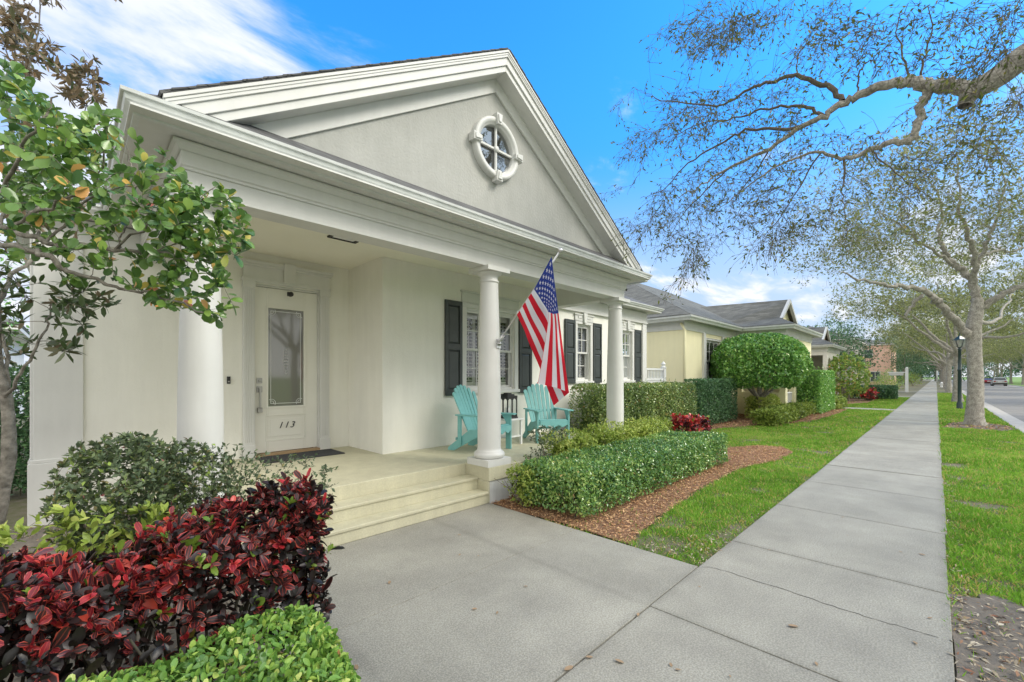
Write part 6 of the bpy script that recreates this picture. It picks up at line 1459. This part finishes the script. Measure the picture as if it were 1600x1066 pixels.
    for s in (-1, 1):
        xe = xm+s*1.45; vs = []
        for yy in (4.66, 4.78):
            vs += [(X(xm),Y(yy),za+.06),(X(xe),Y(yy),zg-.0),(X(xe-s*.22),Y(yy),zg-.0),(X(xm),Y(yy),za-.10)]
        mb.add(vs, [(0,1,2,3),(7,6,5,4),(0,4,5,1),(1,5,6,2),(2,6,7,3),(3,7,4,0)])
    mb.build('gable_trim', M_trim, root)
    window(root, (X(op[0]), X(op[1]), op[2], op[3]), 3, Y(6.2), M_trim, blind='slats')
    mb = MB(); mb.box(X(22.2), X(23.1), Y(6.77), Y(6.798), .1, 2.2); mb.build('door', M_dark, root)
    return root
neighbour('yellow_house', 'yellow single-storey house next door with grey shingle roof and arched porch', 0, 0, M_yellow, M_gutter, M_yellow)
neighbour('pale_house', 'pale cream house beyond the yellow one, with a small pink gable', 14.3, .75, M_cream, M_gutter, M_orange)
def blockhouse(name, label, x0, x1, y0, y1, h, wm, rm, wins, pitch=.45, over=.4):
    root = empty(name, ((x0+x1)/2, (y0+y1)/2, 0), label, 'house'); mb = MB(); mb.box(x0, x1, y0, y1, -.1, h); mb.build('wall', wm, root)
    mb = MB(); hiproof(mb, x0-over, x1+over, y0-over, y1+over, h, pitch, .1); mb.build('roof', rm, root)
    mb = MB(); mb.sweep([(x0,y1),(x0,y0),(x1,y0),(x1,y1)], [(.0,h-.25),(over,h-.12),(over,h+.01),(.0,h+.01)]); mb.build('eaves', M_trim, root)
    for (face, a, b, za, zb) in wins:
        mb = MB(); md = MB()
        if face == 'F':
            mb.box(a-.1, b+.1, y0-.05, y0-.003, za-.1, zb+.1); md.box(a, b, y0-.062, y0-.052, za, zb); md2 = [((a+b)/2-.03, (a+b)/2+.03, y0-.075, y0-.063, za, zb), (a, (a+b)/2-.031, y0-.075, y0-.063, (za+zb)/2-.03, (za+zb)/2+.03)]
        else:
            mb.box(x0-.05, x0-.003, a-.1, b+.1, za-.1, zb+.1); md.box(x0-.062, x0-.052, a, b, za, zb); md2 = [(x0-.075, x0-.063, (a+b)/2-.03, (a+b)/2+.03, za, zb), (x0-.075, x0-.063, a, (a+b)/2-.031, (za+zb)/2-.03, (za+zb)/2+.03)]
        for q in md2: mb.box(*q)
        wv = mb.build('window', M_trim, root); md.build('pane', M_glass2, wv)
    return root
M_glass2 = material('dark_window', (.06,.08,.09), .12, spec=.8)
blockhouse('salmon_house', 'two-storey salmon-orange house half hidden by dark trees', 98, 113, 5.6, 18, 7.2, M_orange, M_roof2, [('F',99,100.2,1,2.6),('F',102,103.2,1,2.6),('F',105,106.2,1,2.6),('F',99.5,100.7,4.2,5.8),('F',104,105.2,4.2,5.8),('L',8,9.6,5.0,6.2),('L',7,8.2,.8,2.4),('L',12,13.4,4.4,6)], .3)
blockhouse('beige_house', 'tall beige house with a broad hipped roof behind the pale house', 76, 92, 8.5, 20, 6.9, M_beige, M_roof2, [('L',10,11.5,4,5.5),('F',78,79.5,4,5.5),('F',84,85.5,4,5.5)], .42)
blockhouse('white_neighbour', 'pale house at the far left edge behind the dark hedge', -12, -1.6, 21, 30, 3.2, M_cream, M_roof2, [('F',-4,-2.6,1,2.4)])
for i, (x, c, lab) in enumerate(((96, M_yellow, 'yellow house across the road at the right edge'), (120, M_cream, 'white house across the road between the oaks'), (146, M_yellow, 'farther yellow house across the road behind the cars'))):
    blockhouse('far_house', lab, x, x+15, -32, -22, 3.4, c, M_roof2, [('L',-30,-28.6,1,2.5),('L',-26,-24.6,1,2.5)])
# white vinyl fence between the houses
fence = empty('white_fence', (12.3, 6.3, 0), 'white picket-topped fence with a finial post between the white and yellow houses', 'fence')
mb = MB(); mb.box(13.34, 13.47, 6.24, 6.37, 0, 1.88); mb.lathe([(.09,0),(.09,.03),(.05,.05),(.05,.08),(.075,.12),(.05,.16),(.015,.20),(0,.23)], (13.405,6.305,1.88), 16); mb.build('post', M_white, fence, bevel=.004)
mb = MB(); mb.box(11.27, 13.34, 6.27, 6.33, 1.80, 1.86); mb.box(11.27, 13.34, 6.27, 6.33, 1.48, 1.54); mb.box(11.27, 13.34, 6.275, 6.325, .1, .16); mb.build('rail', M_white, fence)
mb = MB(); mb.box(11.27, 13.34, 6.285, 6.315, .16, 1.48); mb.build('panel', M_white, fence)
mb = MB()
for xx in np.arange(11.35, 13.3, .10): mb.box(xx-.014, xx+.014, 6.288, 6.312, 1.541, 1.799)
mb.build('spindles', M_white, fence)
# ================================================================== STREET FURNITURE
lx, ly = 31.07, -.83
lamp = empty('street_lamp', (lx, ly, 0), 'dark green post-top street lamp on the verge behind the nearest street oak', 'lamp post')
mb = MB(); mb.lathe([(.0,0),(.13,0),(.13,.05),(.115,.07),(.11,.30),(.085,.34),(.075,.38),(.07,1.9),(.085,1.92),(.085,1.98),(.066,2.0),(.058,2.95),(.08,2.97),(.08,3.0),(.05,3.02),(.05,3.06),(.11,3.09),(0,3.09)], (lx, ly, -.02), 20); mb.build('post', M_lamp, lamp)
mb = MB()
for a in range(4):
    t = a*math.pi/2+math.pi/4; d = (math.cos(t), math.sin(t)); mb.tube([(lx+d[0]*.11, ly+d[1]*.11, 3.08), (lx+d[0]*.20, ly+d[1]*.20, 3.42)], .012, 6)
mb.lathe([(0,.40),(.03,.39),(.05,.34),(.10,.30),(.20,.19),(.27,.16),(.27,.14),(0,.14)], (lx, ly, 3.28), 4, smooth=False); mb.lathe([(0,.52),(.02,.5),(.03,.46),(.015,.40),(0,.40)], (lx, ly, 3.28), 10); mb.build('lantern_cap', M_lamp, lamp)
mb = MB(); mb.lathe([(.14,.0),(.26,.34)], (lx, ly, 3.08), 4, smooth=False); mb.build('glass', M_lampglass, lamp)
mb = MB(); mb.lathe([(0,0),(.03,0),(.03,.05),(.05,.12),(.035,.2),(0,.22)], (lx, ly, 3.10), 10); mb.build('bulb', M_white, lamp)
sx, sy = 59.6, 2.15
sp_ = empty('sign_post', (sx, sy, 0), 'white yard-sign post with an arm, on the lawn beside the far pavement', 'sign post')
mb = MB(); mb.box(sx-.12, sx+.12, sy-.12, sy+.12, 0, 2.35); mb.lathe([(.13,0),(.16,.03),(.10,.08),(.12,.14),(.06,.2),(0,.24)], (sx, sy, 2.35), 12); mb.build('post', M_white, sp_)
mb = MB(); mb.box(sx-.05, sx+.05, sy+.12, sy+1.45, 1.98, 2.08); mb.build('arm', M_white, sp_)
mb = MB(); mb.box(sx-.02, sx+.02, sy+.25, sy+1.35, 1.72, 1.97); mb.build('rider_board', M_alu, sp_)
hy = empty('fire_hydrant', (90, -.55, 0), 'small white hydrant on the verge far down the pavement', 'hydrant')
mb = MB(); mb.lathe([(0,0),(.2,0),(.2,.06),(.13,.08),(.13,.55),(.17,.57),(.17,.62),(.12,.7),(.05,.78),(0,.8)], (90,-.55,0), 14); mb.tube([(90,-.8,.42),(90,-.3,.42)], .07, 10); mb.tube([(89.75,-.55,.4),(90,-.55,.4)], .09, 10); mb.build('body', M_white, hy)
wp = empty('white_post', (150, -.1, 0), 'thin white post at the far end of the pavement', 'post'); mb = MB(); mb.tube([(150,-.1,0),(150,-.1,3.0)], .10, 8); mb.lathe([(.12,0),(.12,.06),(0,.1)], (150,-.1,3.0), 8); mb.build('shaft', M_white, wp)
# cars ------------------------------------------------------------------------------
def car(name, label, x, y, paint, Lg=4.6, W=1.86, Ht=1.62, head=1, suv=True):
    root = empty(name, (0,0,0), label, 'car'); root['_local'] = 1; g = .32
    # body section along x (front at +x); local frame
    lo = [(-Lg/2,.45),(-Lg/2,.95),(-Lg/2+.12,1.02),(Lg/2-1.15,1.0),(Lg/2-.1,.85),(Lg/2,.62),(Lg/2,.32),(Lg/2-.5,.25),(-Lg/2+.4,.25)]
    up = [(-Lg/2+.18,1.0),(-Lg/2+(.42 if suv else .95),Ht-.05),(-Lg/2+.9,Ht),(.25,Ht-.01),(.6,Ht-.08),(1.25,1.0)]
    def P(mb, n, m, par=root, bev=.03): o = mb.build(n, m, None, bevel=bev); o.parent = par; return o
    mb = MB(); mb.extrude(lo, 1, -W/2, W/2); P(mb, 'body', paint, bev=.06)
    k = len(up); mb = MB(); vs = [(p[0], -W/2+.06+(.16 if p[1] > 1.1 else 0), p[1]) for p in up]+[(p[0], W/2-.06-(.16 if p[1] > 1.1 else 0), p[1]) for p in up]
    mb.add(vs, [tuple(range(k))[::-1], tuple(range(k,2*k))]+[(i,(i+1)%k,k+(i+1)%k,k+i) for i in range(k)]); P(mb, 'cabin', paint, bev=.03)
    mb = MB()
    xr = -Lg/2+(.42 if suv else .95); a = np.array((-Lg/2+.18, 0, 1.0)); b = np.array((xr, 0, Ht-.05)); nn = np.array((-(b-a)[2], 0, (b-a)[0])); nn = nn/np.linalg.norm(nn)*.012
    for t0, t1, w0, w1 in ((.12,.88,W/2-.2,W/2-.3),):
        p, q = a+(b-a)*t0+nn, a+(b-a)*t1+nn; mb.add([(p[0],-w0,p[2]),(p[0],w0,p[2]),(q[0],w1,q[2]),(q[0],-w1,q[2])], [(0,1,2,3)])
    a = np.array((1.25,0,1.0)); b = np.array((.6,0,Ht-.08)); nn = np.array(((a-b)[2]*-1, 0, (a-b)[0])); nn = nn/np.linalg.norm(nn)*.012
    p, q = a+(b-a)*.1+nn, a+(b-a)*.9+nn; mb.add([(p[0],-W/2+.2,p[2]),(p[0],W/2-.2,p[2]),(q[0],W/2-.28,q[2]),(q[0],-W/2+.28,q[2])], [(0,1,2,3)])
    for s in (-1,1):
        yy0, yy1 = s*(W/2-.052), s*(W/2-.195); mb.add([(-Lg/2+.5,yy0-s*.03,1.07),(1.0,yy0-s*.03,1.07),(.55,yy1+s*.018,Ht-.13),(-Lg/2+.75,yy1+s*.018,Ht-.13)], [(0,1,2,3)])
    P(mb, 'windows', M_glass2, bev=0)
    for sx_ in (-1,1):
        for s in (-1,1):
            cx_ = sx_*(Lg/2-.85); mb = MB(); mb.lathe([(0,0),(.3,0),(.34,.03),(.34,.19),(.3,.22),(0,.22)], (0,0,0), 22, axis='y'); w_ = P(mb, 'wheel', M_tyre, bev=0); w_.location = (cx_, s*(W/2-.02) if s < 0 else W/2-.2, .34)
            mb = MB(); mb.lathe([(0,0),(.19,0),(.2,.02)], (0,-.006 if s < 0 else .226,0), 16, axis='y'); h = mb.build('rim', M_alu); h.parent = w_
    for s in (-1,1):
        mb = MB(); mb.box(-Lg/2-.02, -Lg/2+.02, s*(W/2-.28)-.13, s*(W/2-.28)+.13, .78, .96); P(mb, 'tail_light', M_tail, bev=.01)
        mb = MB(); mb.box(Lg/2-.03, Lg/2+.02, s*(W/2-.3)-.15, s*(W/2-.3)+.15, .62, .74); P(mb, 'headlight', M_white, bev=.01)
    mb = MB(); mb.box(-Lg/2-.05, -Lg/2+.1, -W/2+.05, W/2-.05, .32, .55); P(mb, 'bumper', M_black)
    mb = MB(); mb.box(-Lg/2-.012, -Lg/2+.01, -.26, .26, .70, .84); P(mb, 'licence_plate', M_white, bev=0)
    root.location = (x, y, -.15); root.rotation_euler.z = head; return root
car('silver_car', 'silver car seen from behind, parked on the far side of the road', 121.5, -8.35, M_silver, head=0)
car('red_car', 'dark red car parked beyond the silver one', 137, -7.9, M_red, Lg=4.4, Ht=1.45, head=0, suv=False)
